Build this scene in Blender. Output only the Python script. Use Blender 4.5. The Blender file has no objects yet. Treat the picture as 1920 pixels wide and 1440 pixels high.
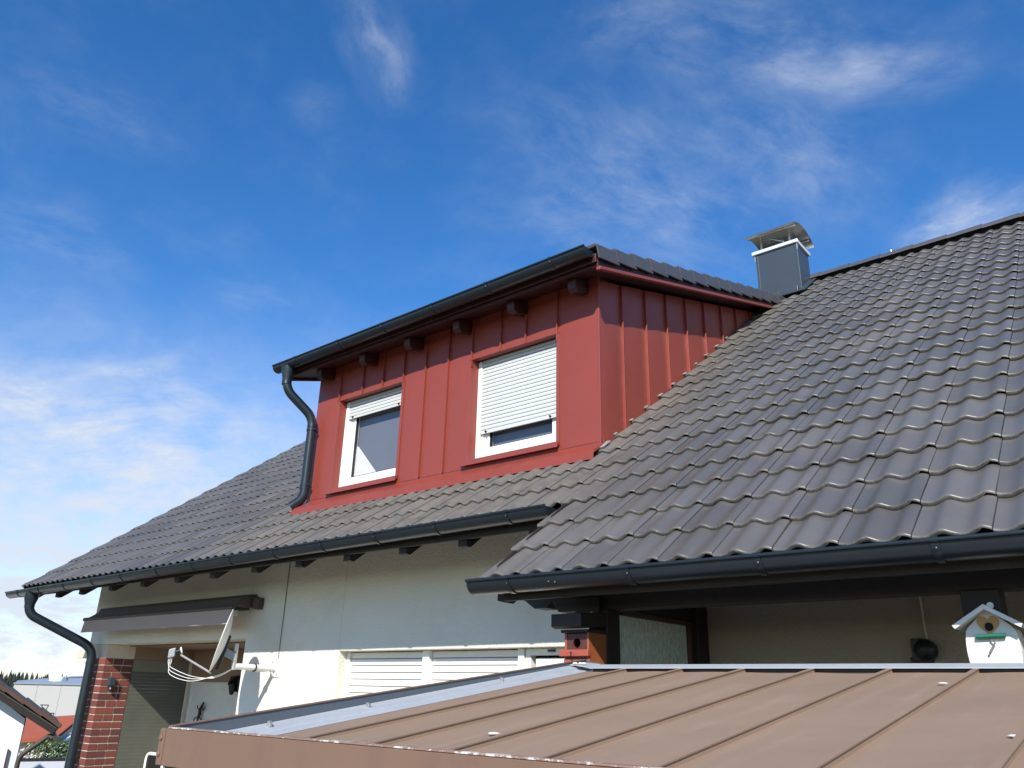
import bpy, math, random
import numpy as np
from mathutils import Vector, Matrix
random.seed(7)
C = bpy.context.scene.collection
S = bpy.context.scene
PI = math.pi

# ------------------------------------------------------------------ camera, sky, sun, exposure
cam_d = bpy.data.cameras.new('camera'); cam = bpy.data.objects.new('camera', cam_d); C.objects.link(cam)
def cam_axes(yaw, pitch, roll):
    cy, sy, cp, sp = math.cos(yaw), math.sin(yaw), math.cos(pitch), math.sin(pitch)
    fwd = np.array([sy*cp, cy*cp, sp]); right = np.array([cy, -sy, 0.]); up = np.cross(right, fwd)
    cr, sr = math.cos(roll), math.sin(roll)
    return cr*right + sr*up, -sr*right + cr*up, fwd
YAW, PITCH, ROLL, FOC = -0.69467, 0.37317, 0.02555, 1488.85      # focal length in pixels of a 1920 wide frame
A_R, A_U, A_F = cam_axes(YAW, PITCH, ROLL)
cam.matrix_world = Matrix(((A_R[0], A_U[0], -A_F[0], 0), (A_R[1], A_U[1], -A_F[1], 0), (A_R[2], A_U[2], -A_F[2], 0), (0, 0, 0, 1)))
cam_d.sensor_width = 36; cam_d.lens = FOC/1920*36
cam_d.clip_start = 0.05; cam_d.clip_end = 6000
S.camera = cam
SUN_DIR = Vector((0.54, -1.0, 0.79)).normalized()
SUN_EL = math.asin(SUN_DIR.z); SUN_ROT = math.atan2(SUN_DIR.x, SUN_DIR.y)
sl = bpy.data.lights.new('sun', 'SUN'); sl.energy = 4.2; sl.angle = math.radians(0.53); sl.color = (1, 0.95, 0.87)
so = bpy.data.objects.new('sun', sl); C.objects.link(so)
so.rotation_euler = (-SUN_DIR).to_track_quat('-Z', 'Y').to_euler()
S.view_settings.view_transform = 'Standard'; S.view_settings.look = 'None'
S.view_settings.exposure = 0.6; S.view_settings.gamma = 1; S.view_settings.use_curve_mapping = False

W = bpy.data.worlds.new('World'); S.world = W; W.use_nodes = True
def build_world():
    nt = W.node_tree; N = nt.nodes; L = nt.links; N.clear()
    def n(t, **k):
        x = N.new(t)
        for a, b in k.items(): setattr(x, a, b)
        return x
    def math_(op, a, b=None, clamp=False):
        x = n('ShaderNodeMath', operation=op, use_clamp=clamp)
        for i, v in enumerate((a, b)):
            if v is None: continue
            if isinstance(v, (int, float)): x.inputs[i].default_value = v
            else: L.new(v, x.inputs[i])
        return x.outputs[0]
    sky = n('ShaderNodeTexSky', sky_type='NISHITA', sun_disc=False, sun_elevation=SUN_EL, sun_rotation=SUN_ROT,
            altitude=900, air_density=1.0, dust_density=0.1, ozone_density=1.8)
    hs = n('ShaderNodeHueSaturation'); hs.inputs['Saturation'].default_value = 1.34; hs.inputs['Value'].default_value = 1.0
    hs.inputs['Hue'].default_value = 0.506
    L.new(sky.outputs[0], hs.inputs['Color'])
    tc = n('ShaderNodeTexCoord'); sep = n('ShaderNodeSeparateXYZ'); L.new(tc.outputs['Generated'], sep.inputs[0])
    den = math_('MAXIMUM', math_('ADD', sep.outputs[2], 0.35), 0.08)
    cmb = n('ShaderNodeCombineXYZ')
    L.new(math_('DIVIDE', sep.outputs[0], den), cmb.inputs[0]); L.new(math_('DIVIDE', sep.outputs[1], den), cmb.inputs[1])
    P = cmb.outputs[0]
    def noise(vec, scale, detail=8, rough=.6, dist=.0, lac=2.0):
        x = n('ShaderNodeTexNoise'); x.inputs['Scale'].default_value = scale; x.inputs['Detail'].default_value = detail
        x.inputs['Roughness'].default_value = rough; x.inputs['Distortion'].default_value = dist
        L.new(vec, x.inputs['Vector']); return x.outputs['Fac']
    def mapr(v, a, b, c=0., d=1.):
        x = n('ShaderNodeMapRange', interpolation_type='SMOOTHSTEP'); L.new(v, x.inputs[0])
        for i, q in enumerate((a, b, c, d)): x.inputs[i+1].default_value = q
        return x.outputs[0]
    # a warped copy of the plane so that cloud borders are ragged
    wn = n('ShaderNodeTexNoise'); wn.inputs['Scale'].default_value = 3.5; wn.inputs['Detail'].default_value = 5; L.new(P, wn.inputs['Vector'])
    va = n('ShaderNodeVectorMath', operation='SUBTRACT'); L.new(wn.outputs['Color'], va.inputs[0]); va.inputs[1].default_value = (.5, .5, .5)
    vs = n('ShaderNodeVectorMath', operation='SCALE'); L.new(va.outputs[0], vs.inputs[0]); vs.inputs['Scale'].default_value = 0.13
    vp = n('ShaderNodeVectorMath', operation='ADD'); L.new(P, vp.inputs[0]); L.new(vs.outputs[0], vp.inputs[1])
    PW = vp.outputs[0]
    fbm = noise(PW, 9, 10, .62)
    fine = noise(PW, 22, 8, .65)
    clouds = [  # centre x, y, direction, half length, half width, strength: the wisps and banks of this sky
        (-0.426,0.790,1.181,0.181,0.085,0.42),(-0.224,0.673,0.768,0.172,0.047,0.55),(-0.262,0.830,1.293,0.134,0.065,0.42),
        (-0.109,1.036,-0.013,0.074,0.040,0.95),(-0.150,0.765,0.8,0.085,0.036,0.5),(-0.550,0.412,1.878,0.060,0.026,0.6),
        (-0.656,0.415,0.507,0.033,0.021,0.25),(-1.077,0.324,1.214,0.080,0.059,0.3),(-0.860,0.263,1.241,0.076,0.034,0.28),
        (-1.266,0.533,0.682,0.082,0.028,0.65),(-1.472,0.640,0.749,0.257,0.205,0.75),(-1.442,0.464,1.308,0.068,0.077,0.8),
        (-2.108,0.791,1.499,0.156,0.285,0.85),(-0.527,0.769,0.554,0.116,0.080,0.25),(-1.009,0.591,1.065,0.063,0.034,0.22),
        (0.6,0.9,0.4,0.4,0.2,0.5),(1.3,-0.4,1.2,0.4,0.25,0.5),(-0.5,-1.2,0.7,0.5,0.25,0.5),(-1.6,-0.3,1.3,0.4,0.3,0.6)]
    tot = None
    for cx, cy, ang, hl, hw, st in clouds:
        sb = n('ShaderNodeVectorMath', operation='SUBTRACT'); L.new(PW, sb.inputs[0]); sb.inputs[1].default_value = (cx, cy, 0)
        mp = n('ShaderNodeMapping', vector_type='POINT'); L.new(sb.outputs[0], mp.inputs[0])
        rt = n('ShaderNodeVectorRotate', rotation_type='Z_AXIS'); L.new(sb.outputs[0], rt.inputs['Vector']); rt.inputs['Angle'].default_value = -ang
        N.remove(mp)
        ml = n('ShaderNodeVectorMath', operation='MULTIPLY'); L.new(rt.outputs[0], ml.inputs[0]); ml.inputs[1].default_value = (1/(hl*1.35), 1/(hw*1.5), 0)
        ln = n('ShaderNodeVectorMath', operation='LENGTH'); L.new(ml.outputs[0], ln.inputs[0])
        m = mapr(ln.outputs['Value'], 1.35, 0.0, 0., 1.)
        # soft patches, and fine fibres that run along the cloud
        m2 = n('ShaderNodeVectorMath', operation='MULTIPLY'); L.new(rt.outputs[0], m2.inputs[0]); m2.inputs[1].default_value = (9, 42, 1)
        a2 = n('ShaderNodeVectorMath', operation='ADD'); L.new(m2.outputs[0], a2.inputs[0]); a2.inputs[1].default_value = (cx*7, cy*9, st*5)
        fib = mapr(noise(a2.outputs[0], 1.0, 9, .6, 0.), .25, .85)
        m3 = n('ShaderNodeVectorMath', operation='MULTIPLY'); L.new(rt.outputs[0], m3.inputs[0]); m3.inputs[1].default_value = (9, 15, 1)
        a3 = n('ShaderNodeVectorMath', operation='ADD'); L.new(m3.outputs[0], a3.inputs[0]); a3.inputs[1].default_value = (cy*11, cx*5, st*3)
        soft = mapr(noise(a3.outputs[0], 1.0, 10, .62, 0.), .28, .80)
        s_ = math_('MULTIPLY', soft, math_('ADD', math_('MULTIPLY', fib, .55), .50))
        w_ = math_('MULTIPLY', math_('MULTIPLY', m, s_), st*.98)
        tot = w_ if tot is None else math_('ADD', tot, w_)
    veil = math_('MULTIPLY', mapr(fbm, .40, .90), .07)
    tot = math_('ADD', tot, veil)
    tot = math_('MULTIPLY', tot, mapr(fine, .15, .62, .62, 1.08))
    # low cloud bank: thickens towards the horizon, thinned behind the camera to cut fill
    low = math_('MULTIPLY', math_('MULTIPLY', mapr(sep.outputs[2], .46, .10), mapr(fbm, .26, .74, .50, .97)), mapr(sep.outputs[1], -.35, .15, .12, 1.))
    tot = math_('MINIMUM', math_('ADD', tot, low), 0.96)
    mix = n('ShaderNodeMix', data_type='RGBA'); L.new(tot, mix.inputs['Factor'])
    L.new(hs.outputs[0], mix.inputs['A']); mix.inputs['B'].default_value = (3.55, 3.85, 4.4, 1)
    bg = n('ShaderNodeBackground'); bg.inputs['Strength'].default_value = 0.136
    L.new(mix.outputs['Result'], bg.inputs['Color'])
    out = n('ShaderNodeOutputWorld'); L.new(bg.outputs[0], out.inputs['Surface'])
build_world()

# ------------------------------------------------------------------ materials
class NT:
    def __init__(s, name):
        s.m = bpy.data.materials.new(name); s.m.use_nodes = True; s.t = s.m.node_tree; s.N = s.t.nodes; s.L = s.t.links
        s.b = s.N['Principled BSDF']; g = s.N.new('ShaderNodeNewGeometry'); s.pos = g.outputs['Position']; s.nrm = g.outputs['Normal']
    def inp(s, sock, v):
        if isinstance(v, (int, float)): sock.default_value = v
        elif isinstance(v, (tuple, list)): sock.default_value = (*v, 1) if (len(v) == 3 and len(sock.default_value) == 4) else v
        else: s.L.new(v, sock)
    def math(s, op, a, b=None, clamp=False):
        x = s.N.new('ShaderNodeMath'); x.operation = op; x.use_clamp = clamp; s.inp(x.inputs[0], a)
        if b is not None: s.inp(x.inputs[1], b)
        return x.outputs[0]
    def noise(s, scale, detail=5, rough=.6, vec=None, dist=0):
        x = s.N.new('ShaderNodeTexNoise'); x.inputs['Scale'].default_value = scale; x.inputs['Detail'].default_value = detail
        x.inputs['Roughness'].default_value = rough; x.inputs['Distortion'].default_value = dist
        s.L.new(vec if vec is not None else s.pos, x.inputs['Vector']); return x.outputs['Fac']
    def mul(s, v, k):
        x = s.N.new('ShaderNodeVectorMath'); x.operation = 'MULTIPLY'; s.L.new(v, x.inputs[0]); x.inputs[1].default_value = k; return x.outputs[0]
    def ramp(s, v, a, b, c=0., d=1.):
        x = s.N.new('ShaderNodeMapRange'); x.interpolation_type = 'SMOOTHSTEP'; s.inp(x.inputs[0], v)
        for i, q in enumerate((a, b, c, d)): x.inputs[i+1].default_value = q
        return x.outputs[0]
    def mix(s, f, a, b, mode='MIX'):
        x = s.N.new('ShaderNodeMix'); x.data_type = 'RGBA'; x.blend_type = mode
        s.inp(x.inputs['Factor'], f); s.inp(x.inputs['A'], a); s.inp(x.inputs['B'], b); return x.outputs['Result']
    def sep(s, v):
        x = s.N.new('ShaderNodeSeparateXYZ'); s.L.new(v, x.inputs[0]); return x.outputs
    def comb(s, a, b, c=0.):
        x = s.N.new('ShaderNodeCombineXYZ')
        for i, v in enumerate((a, b, c)): s.inp(x.inputs[i], v)
        return x.outputs[0]
    def white(s, v):
        x = s.N.new('ShaderNodeTexWhiteNoise'); x.noise_dimensions = '3D'; s.L.new(v, x.inputs['Vector']); return x.outputs['Value']
    def bump(s, h, strength=.3, dist=.01):
        x = s.N.new('ShaderNodeBump'); x.inputs['Strength'].default_value = strength; x.inputs['Distance'].default_value = dist
        s.L.new(h, x.inputs['Height']); s.L.new(x.outputs[0], s.b.inputs['Normal'])
    def set(s, **k):
        nm = dict(color='Base Color', rough='Roughness', metal='Metallic', spec='Specular IOR Level', trans='Transmission Weight', ior='IOR', coat='Coat Weight')
        for a, v in k.items(): s.inp(s.b.inputs[nm[a]], v)
        return s.m

def pm(name, col, rough=.5, metal=0., var=.12, vs=3., fine=.08, fs=60., bump=0., bs=80., bd=.004, dirt=None, ds=2., dlo=.52, dhi=.75, damt=.6, spec=.5, rvar=.12):
    """painted or plain surface: base colour with slow and fine variation, optional stains, roughness variation and relief"""
    t = NT(name)
    a = t.math('ADD', 1 - var - fine, t.math('ADD', t.math('MULTIPLY', t.noise(vs, 6, .6), 2*var), t.math('MULTIPLY', t.noise(fs, 3, .6), 2*fine)))
    c = t.mix(1., col, t.comb(a, a, a), 'MULTIPLY')
    if dirt is not None:
        c = t.mix(t.math('MULTIPLY', t.ramp(t.noise(ds, 9, .68, dist=.4), dlo, dhi), damt), c, dirt)
    r = t.math('ADD', rough - rvar, t.math('MULTIPLY', t.noise(vs*2.3, 5, .6), 2*rvar), clamp=True)
    t.set(color=c, rough=r, metal=metal, spec=spec)
    if bump: t.bump(t.noise(bs, 4, .6), bump, bd)
    return t.m

THETA = 0.63697; CT, ST = math.cos(THETA), math.sin(THETA)
Y0, Z0, G = 3.609, 0.674, 0.337          # lowest eave of the tiled roof, and the row gauge
def mat_tile(name='roof_tile_engobe', base=(.098, .095, .094)):
    t = NT(name); x, y, z = t.sep(t.pos)
    fx = t.math('DIVIDE', t.math('ADD', x, 0.524), .3)
    fr = t.math('DIVIDE', t.math('ADD', y, -Y0 + .01), G*CT)
    idc = t.comb(t.math('FLOOR', fx), t.math('FLOOR', fr), 1.)
    rnd = t.white(idc)
    k = t.math('ADD', .80, t.math('MULTIPLY', rnd, .34))
    k = t.math('MULTIPLY', k, t.math('ADD', .86, t.math('MULTIPLY', t.noise(2.2, 6, .62), .28)))
    k = t.math('MULTIPLY', k, t.math('ADD', .9, t.math('MULTIPLY', t.noise(150, 4, .7), .2)))
    c = t.mix(1., base, t.comb(k, k, k), 'MULTIPLY')
    # settled dust in the water courses and, thick, where the dormer was worked on
    dust = t.math('MULTIPLY', t.ramp(t.noise(1.1, 7, .6), .40, .75), .28)
    work = t.math('MULTIPLY', t.math('MULTIPLY', t.ramp(x, -2.75, -3.5), t.ramp(x, -8.4, -7.0)), t.ramp(t.noise(6, 8, .7), .3, .62))
    near = t.math('SUBTRACT', t.math('MULTIPLY', t.math('SUBTRACT', x, -3.45), 1.), 0.)
    dust = t.math('ADD', dust, t.math('MULTIPLY', work, .72), clamp=True)
    c = t.mix(dust, c, (.150, .130, .106))
    stv = t.mul(t.pos, (26, 3.2, 3.2)); streak = t.ramp(t.noise(1., 6, .6, vec=stv), .54, .78)
    c = t.mix(t.math('MULTIPLY', streak, .22), c, (.15, .135, .11))
    speck = t.ramp(t.noise(46, 3, .75), .68, .75)
    c = t.mix(t.math('MULTIPLY', speck, .38), c, (.20, .19, .16))
    # lichen on the noses: the faces that look down the slope
    dn = t.N.new('ShaderNodeVectorMath'); dn.operation = 'DOT_PRODUCT'; t.L.new(t.nrm, dn.inputs[0]); dn.inputs[1].default_value = (0, -CT, -ST)
    lic = t.math('MULTIPLY', t.ramp(dn.outputs['Value'], .55, .9), t.ramp(t.noise(38, 6, .75), .42, .68))
    c = t.mix(t.math('MULTIPLY', lic, .65), c, (.24, .21, .135))
    r = t.math('ADD', .21, t.math('MULTIPLY', t.noise(9, 6, .65), .26))
    r = t.math('ADD', r, t.math('MULTIPLY', dust, .28)); r = t.math('ADD', r, t.math('MULTIPLY', lic, .3), clamp=True)
    t.set(color=c, rough=r, spec=.55)
    t.bump(t.noise(120, 4, .7), .12, .002)
    return t.m
M = {}
M['tile'] = mat_tile()
M['tile_smooth'] = pm('concrete_verge_tile', (.070, .070, .078), .42, var=.12, vs=4, bump=.12, bs=150, dirt=(.12, .105, .085), ds=5, damt=.35)
M['red'] = pm('red_seam_metal', (.265, .060, .045), .38, var=.05, vs=1.3, fine=.02, fs=90, bump=.05, bs=5, bd=.01, rvar=.07, dirt=(.225, .064, .05), ds=1.4, dlo=.5, dhi=.8, damt=.35)
M['red_wood'] = pm('dark_red_stained_wood', (.042, .011, .010), .5, var=.15, vs=5, fine=.1, fs=70, bump=.1, bs=40)
M['red_trim'] = pm('red_edge_metal', (.235, .048, .035), .36, var=.06, vs=2, fine=.02, rvar=.06)
M['anthracite'] = pm('anthracite_powder_coat', (.011, .018, .025), .34, var=.10, vs=3, fine=.05, fs=100, rvar=.08, dirt=(.06, .062, .06), ds=7, dlo=.60, dhi=.82, damt=.35)
M['slate_metal'] = pm('slate_grey_sheet', (.036, .050, .066), .42, var=.06, vs=2, fine=.03, rvar=.08, bump=.03, bs=4)
M['stucco'] = pm('white_stucco', (.75, .715, .62), .9, var=.06, vs=1.2, fine=.06, fs=110, bump=.8, bs=48, bd=.012, spec=.2, dirt=(.56, .51, .41), ds=1.1, dlo=.5, dhi=.8, damt=.45)
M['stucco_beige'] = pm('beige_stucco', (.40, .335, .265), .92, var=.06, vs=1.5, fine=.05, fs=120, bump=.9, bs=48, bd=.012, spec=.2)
M['cream'] = pm('cream_paint', (.62, .53, .42), .8, var=.05, vs=2, bump=.2, bs=70)
M['loggia_brown'] = pm('brown_soffit_board', (.27, .175, .115), .7, var=.08, vs=2.5, fine=.05, bump=.1, bs=40)
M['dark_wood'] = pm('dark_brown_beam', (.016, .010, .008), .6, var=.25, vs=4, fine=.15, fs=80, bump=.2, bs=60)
M['mid_wood'] = pm('red_brown_wood', (.075, .028, .02), .5, var=.2, vs=5, fine=.12, fs=90, bump=.15, bs=60)
M['white_pvc'] = pm('white_window_plastic', (.78, .77, .72), .32, var=.02, vs=3, fine=.01, rvar=.05)
M['shutter'] = pm('pale_grey_shutter', (.54, .56, .54), .42, var=.03, vs=4, fine=.02, rvar=.06)
M['shutter_white'] = pm('white_shutter', (.74, .73, .68), .45, var=.02, vs=4, fine=.02, rvar=.06)
M['rubber'] = pm('black_rubber', (.012, .012, .013), .6)
M['black'] = pm('black_plastic', (.010, .010, .011), .42, var=.1)
M['void'] = pm('dark_interior', (.02, .02, .02), .9)
M['pane_backing'] = pm('grey_pane_backing', (.145, .145, .165), .9, var=.04, vs=6, fine=.04, fs=200)
M['brown_metal'] = pm('brown_sheet_metal', (.30, .20, .145), .85, spec=.15, var=.05, vs=1.6, fine=.03, fs=130, rvar=.08, dirt=(.34, .235, .175), ds=2.6, dlo=.52, dhi=.8, damt=.5, bump=.03, bs=6)
M['brown_fascia'] = pm('brown_weathered_fascia', (.20, .122, .088), .55, var=.10, vs=3.5, fine=.05, fs=120, rvar=.1, dirt=(.16, .10, .085), ds=4.5, dlo=.55, dhi=.8, damt=.5)
def mat_sheet(name, col, dirt, rough, sv, spec=.3, samt=.4, blot=.35, buckle=.25, bdist=.02):
    """coated sheet: slow fading, run-off streaks along the fall, blotches, fine specks, gentle buckling"""
    t = NT(name)
    a = t.math('ADD', .88, t.math('MULTIPLY', t.noise(1.7, 6, .6), .24)); c = t.mix(1., col, t.comb(a, a, a), 'MULTIPLY')
    st = t.ramp(t.noise(1., 7, .62, vec=t.mul(t.pos, sv)), .48, .80); c = t.mix(t.math('MULTIPLY', st, samt), c, dirt)
    bl = t.ramp(t.noise(4.2, 9, .7), .54, .74); c = t.mix(t.math('MULTIPLY', bl, blot), c, tuple(.72*q for q in col))
    sp = t.ramp(t.noise(75, 3, .75), .71, .76); c = t.mix(t.math('MULTIPLY', sp, .35), c, tuple(min(.6, 1.7*q) for q in dirt))
    r = t.math('ADD', rough-.08, t.math('ADD', t.math('MULTIPLY', t.noise(5, 6, .6), .16), t.math('MULTIPLY', st, .12)), clamp=True)
    t.set(color=c, rough=r, spec=spec); t.bump(t.noise(3.2, 3, .5), buckle, bdist); return t.m
M['brown_metal'] = mat_sheet('brown_sheet_metal', (.275, .192, .134), (.36, .275, .205), .62, (16, 1.3, 1.3), .22, .28, .2, .35, .02)
M['brown_fascia'] = mat_sheet('brown_weathered_fascia', (.185, .115, .082), (.125, .082, .066), .55, (9, 9, 2.0), .25, .5, .45, .2, .01)
M['red'] = mat_sheet('red_seam_metal', (.240, .047, .032), (.180, .052, .040), .36, (11, 11, .9), .45, .35, .16, .3, .015)
def mat_scratched():
    t = NT('scratched_edge'); f = t.ramp(t.noise(22, 9, .78), .50, .57)
    c = t.mix(f, (.25, .155, .115), (.74, .70, .65)); t.set(color=c, rough=.45, metal=t.math('MULTIPLY', f, .2)); return t.m
M['scratched'] = mat_scratched()
M['zinc'] = pm('weathered_zinc', (.44, .465, .49), .5, metal=.25, var=.10, vs=5, fine=.06, fs=40, rvar=.12, dirt=(.20, .19, .17), ds=16, dlo=.64, dhi=.78, damt=.7)
M['lead'] = pm('dusty_lead', (.26, .25, .235), .7, var=.2, vs=20)
M['cap_metal'] = pm('bright_cap_metal', (.78, .79, .80), .35, metal=.3, var=.05, vs=5)
M['zinc_dark'] = pm('dark_grey_parapet', (.085, .105, .125), .45, var=.1, vs=3, fine=.05, rvar=.1, dirt=(.16, .12, .1), ds=9, dlo=.66, dhi=.8, damt=.5)
M['steel'] = pm('stainless_steel', (.74, .72, .69), .33, metal=1., var=.06, vs=6, rvar=.08, bump=.04, bs=12)
M['galv'] = pm('galvanised_steel', (.50, .50, .49), .38, metal=.7, var=.12, vs=14, rvar=.1)
M['dish_white'] = pm('dish_white_paint', (.76, .76, .74), .42, var=.04)
M['dish_grey'] = pm('dish_grey_plastic', (.30, .32, .33), .5)
M['cable_white'] = pm('white_cable', (.74, .72, .68), .45)
M['brick'] = pm('red_clinker_brick', (.165, .047, .034), .72, var=.30, vs=7, fine=.12, fs=90, bump=.35, bs=70, bd=.004, dirt=(.13, .05, .042), ds=9, damt=.55)
M['mortar'] = pm('pale_mortar', (.56, .48, .41), .95, var=.1, vs=8, bump=.4, bs=90)
M['awning'] = pm('taupe_awning_fabric', (.185, .135, .115), .85, var=.06, vs=3, fine=.05, fs=220)
M['awning_dark'] = pm('dark_awning_housing', (.085, .06, .048), .6, var=.1)
M['valance'] = pm('taupe_valance_fabric', (.44, .32, .26), .85, var=.05, vs=3, fine=.04, fs=220)
M['orange_wood'] = pm('orange_stained_wood', (.30, .085, .03), .5, var=.2, vs=8, fine=.1, fs=70, bump=.12, bs=50)
M['perch_wood'] = pm('red_stained_wood', (.34, .075, .045), .5, var=.18, vs=9)
M['maroon_wood'] = pm('maroon_wood', (.085, .026, .022), .5, var=.2, vs=8, fine=.1, bump=.1, bs=50)
M['white_wood'] = pm('white_painted_wood', (.76, .72, .66), .5, var=.04, vs=8, bump=.08, bs=50)
M['heart'] = pm('ochre_wood', (.52, .26, .07), .55, var=.12, vs=20)
M['green'] = pm('green_painted_wood', (.012, .13, .075), .45, var=.12, vs=20)
M['nail'] = pm('dull_nail', (.34, .30, .29), .4, metal=.6)
M['beige_plastic'] = pm('greige_screen', (.20, .195, .16), .6, var=.06, vs=3)
M['ribbed'] = pm('ribbed_screen', (.095, .097, .078), .45, var=.22, vs=5, fine=.18, fs=55, rvar=.14, bump=.35, bs=60, bd=.006)
M['factory_wall'] = pm('factory_cladding', (.50, .485, .455), .8, var=.02, vs=.2)
M['factory_roof'] = pm('factory_sheet_roof', (.30, .35, .42), .5, metal=.2, var=.1, vs=.6)
M['dome'] = pm('milky_skylight', (.78, .78, .75), .4)
M['clay'] = pm('orange_clay_roof', (.36, .085, .035), .8, var=.18, vs=1.2, fine=.15, fs=12)
M['neigh_tile'] = pm('brown_roof_tile', (.085, .045, .033), .7, var=.25, vs=3, fine=.1)
M['grey_metal'] = pm('grey_brown_pipe', (.055, .046, .038), .42, var=.15, vs=6)
M['white_render'] = pm('white_render', (.82, .82, .82), .9, var=.03, bump=.1)
M['leaf'] = pm('bush_leaf', (.055, .11, .022), .55, var=.4, vs=9, fine=.2, fs=40)
M['petal'] = pm('cream_blossom', (.62, .54, .40), .7, var=.15, vs=9)
M['bark'] = pm('twig_bark', (.08, .055, .035), .9)
M['fir'] = pm('fir_foliage', (.016, .024, .018), .9, var=.35, vs=.4)
M['chip'] = pm('chalky_chip', (.72, .68, .62), .8, var=.2, vs=40, dirt=(.2, .15, .12), ds=60, damt=.7)
M['fence'] = pm('pale_garden_wall', (.55, .57, .62), .85, var=.05)
def mat_brick():
    t = NT('red_clinker_brick'); oi = t.N.new('ShaderNodeObjectInfo'); rn = oi.outputs['Random']
    c = t.mix(rn, (.115, .034, .027), (.215, .058, .038)); c = t.mix(t.math('MULTIPLY', t.ramp(t.noise(11, 8, .7), .5, .75), .5), c, (.10, .04, .034))
    k = t.math('ADD', .85, t.math('MULTIPLY', t.noise(90, 3, .6), .3)); c = t.mix(1., c, t.comb(k, k, k), 'MULTIPLY')
    t.set(color=c, rough=.75); t.bump(t.noise(70, 4, .6), .35, .004); return t.m
M['brick'] = mat_brick()
def mat_glass(name, tint=(.9, .92, .94), f0=.08):
    t = NT(name); N, L = t.N, t.L; N.remove(t.b)
    tr = N.new('ShaderNodeBsdfTransparent'); tr.inputs[0].default_value = (*tint, 1)
    gl = N.new('ShaderNodeBsdfGlossy'); gl.inputs['Roughness'].default_value = .03; gl.inputs[0].default_value = (1, 1, 1, 1)
    lw = N.new('ShaderNodeLayerWeight'); lw.inputs['Blend'].default_value = .5
    fr = t.math('ADD', f0, t.math('MULTIPLY', t.math('POWER', lw.outputs['Facing'], 4.), .85), clamp=True)
    mx = N.new('ShaderNodeMixShader'); L.new(fr, mx.inputs[0]); L.new(tr.outputs[0], mx.inputs[1]); L.new(gl.outputs[0], mx.inputs[2])
    L.new(mx.outputs[0], N['Material Output'].inputs[0]); return t.m
M['glass'] = mat_glass('window_glass')
def mat_patterned():
    t = NT('patterned_glass'); v = t.mul(t.pos, (130, 130, 30))
    h = t.noise(1.0, 4, .65, vec=v)
    k = t.ramp(h, .3, .72, .55, 1.25)
    c = t.mix(1., (.62, .70, .61), t.comb(k, k, k), 'MULTIPLY')
    t.set(color=c, rough=.28); t.bump(h, .8, .006); return t.m
M['patterned'] = mat_patterned()
def mat_ground():
    t = NT('lawn_and_gravel'); a = t.noise(.25, 8, .65); b = t.noise(14, 6, .7)
    c = t.mix(t.ramp(a, .42, .6), (.075, .085, .03), (.13, .105, .065)); c = t.mix(t.math('MULTIPLY', b, .4), c, (.05, .06, .03))
    t.set(color=c, rough=.95, spec=.1); t.bump(b, .5, .03); return t.m
M['ground'] = mat_ground()
M['paving'] = pm('garden_paving', (.20, .17, .13), .85, var=.1, vs=1, fine=.08, fs=40, bump=.2, bs=50)

# ------------------------------------------------------------------ mesh helpers
def link(name, me, mat, parent=None, smooth=False, bevel=0., label=None, kind=None):
    ob = bpy.data.objects.new(name, me); C.objects.link(ob)
    if mat is not None and not me.materials: me.materials.append(M[mat] if isinstance(mat, str) else mat)
    if smooth:
        me.polygons.foreach_set('use_smooth', [True]*len(me.polygons))
        if smooth != 'all': me.set_sharp_from_angle(angle=math.radians(42))
    if bevel:
        md = ob.modifiers.new('bevel', 'BEVEL'); md.width = bevel; md.segments = 2; md.limit_method = 'ANGLE'; md.angle_limit = math.radians(40)
    if parent is not None:
        ob.parent = parent; ob.location = -world_loc(parent)
    if label: ob['label'] = label
    if kind: ob['kind'] = kind
    return ob
def world_loc(o):
    v = Vector((0, 0, 0))
    while o is not None: v += o.location; o = o.parent
    return v
def thing(name, loc, label, cat, group=None):
    o = bpy.data.objects.new(name, None); C.objects.link(o); o.location = loc; o.empty_display_size = .2
    o['label'] = label; o['category'] = cat
    if group: o['group'] = group
    return o
def tag(o, label, cat, group=None):
    o['label'] = label; o['category'] = cat
    if group: o['group'] = group
    return o
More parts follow.
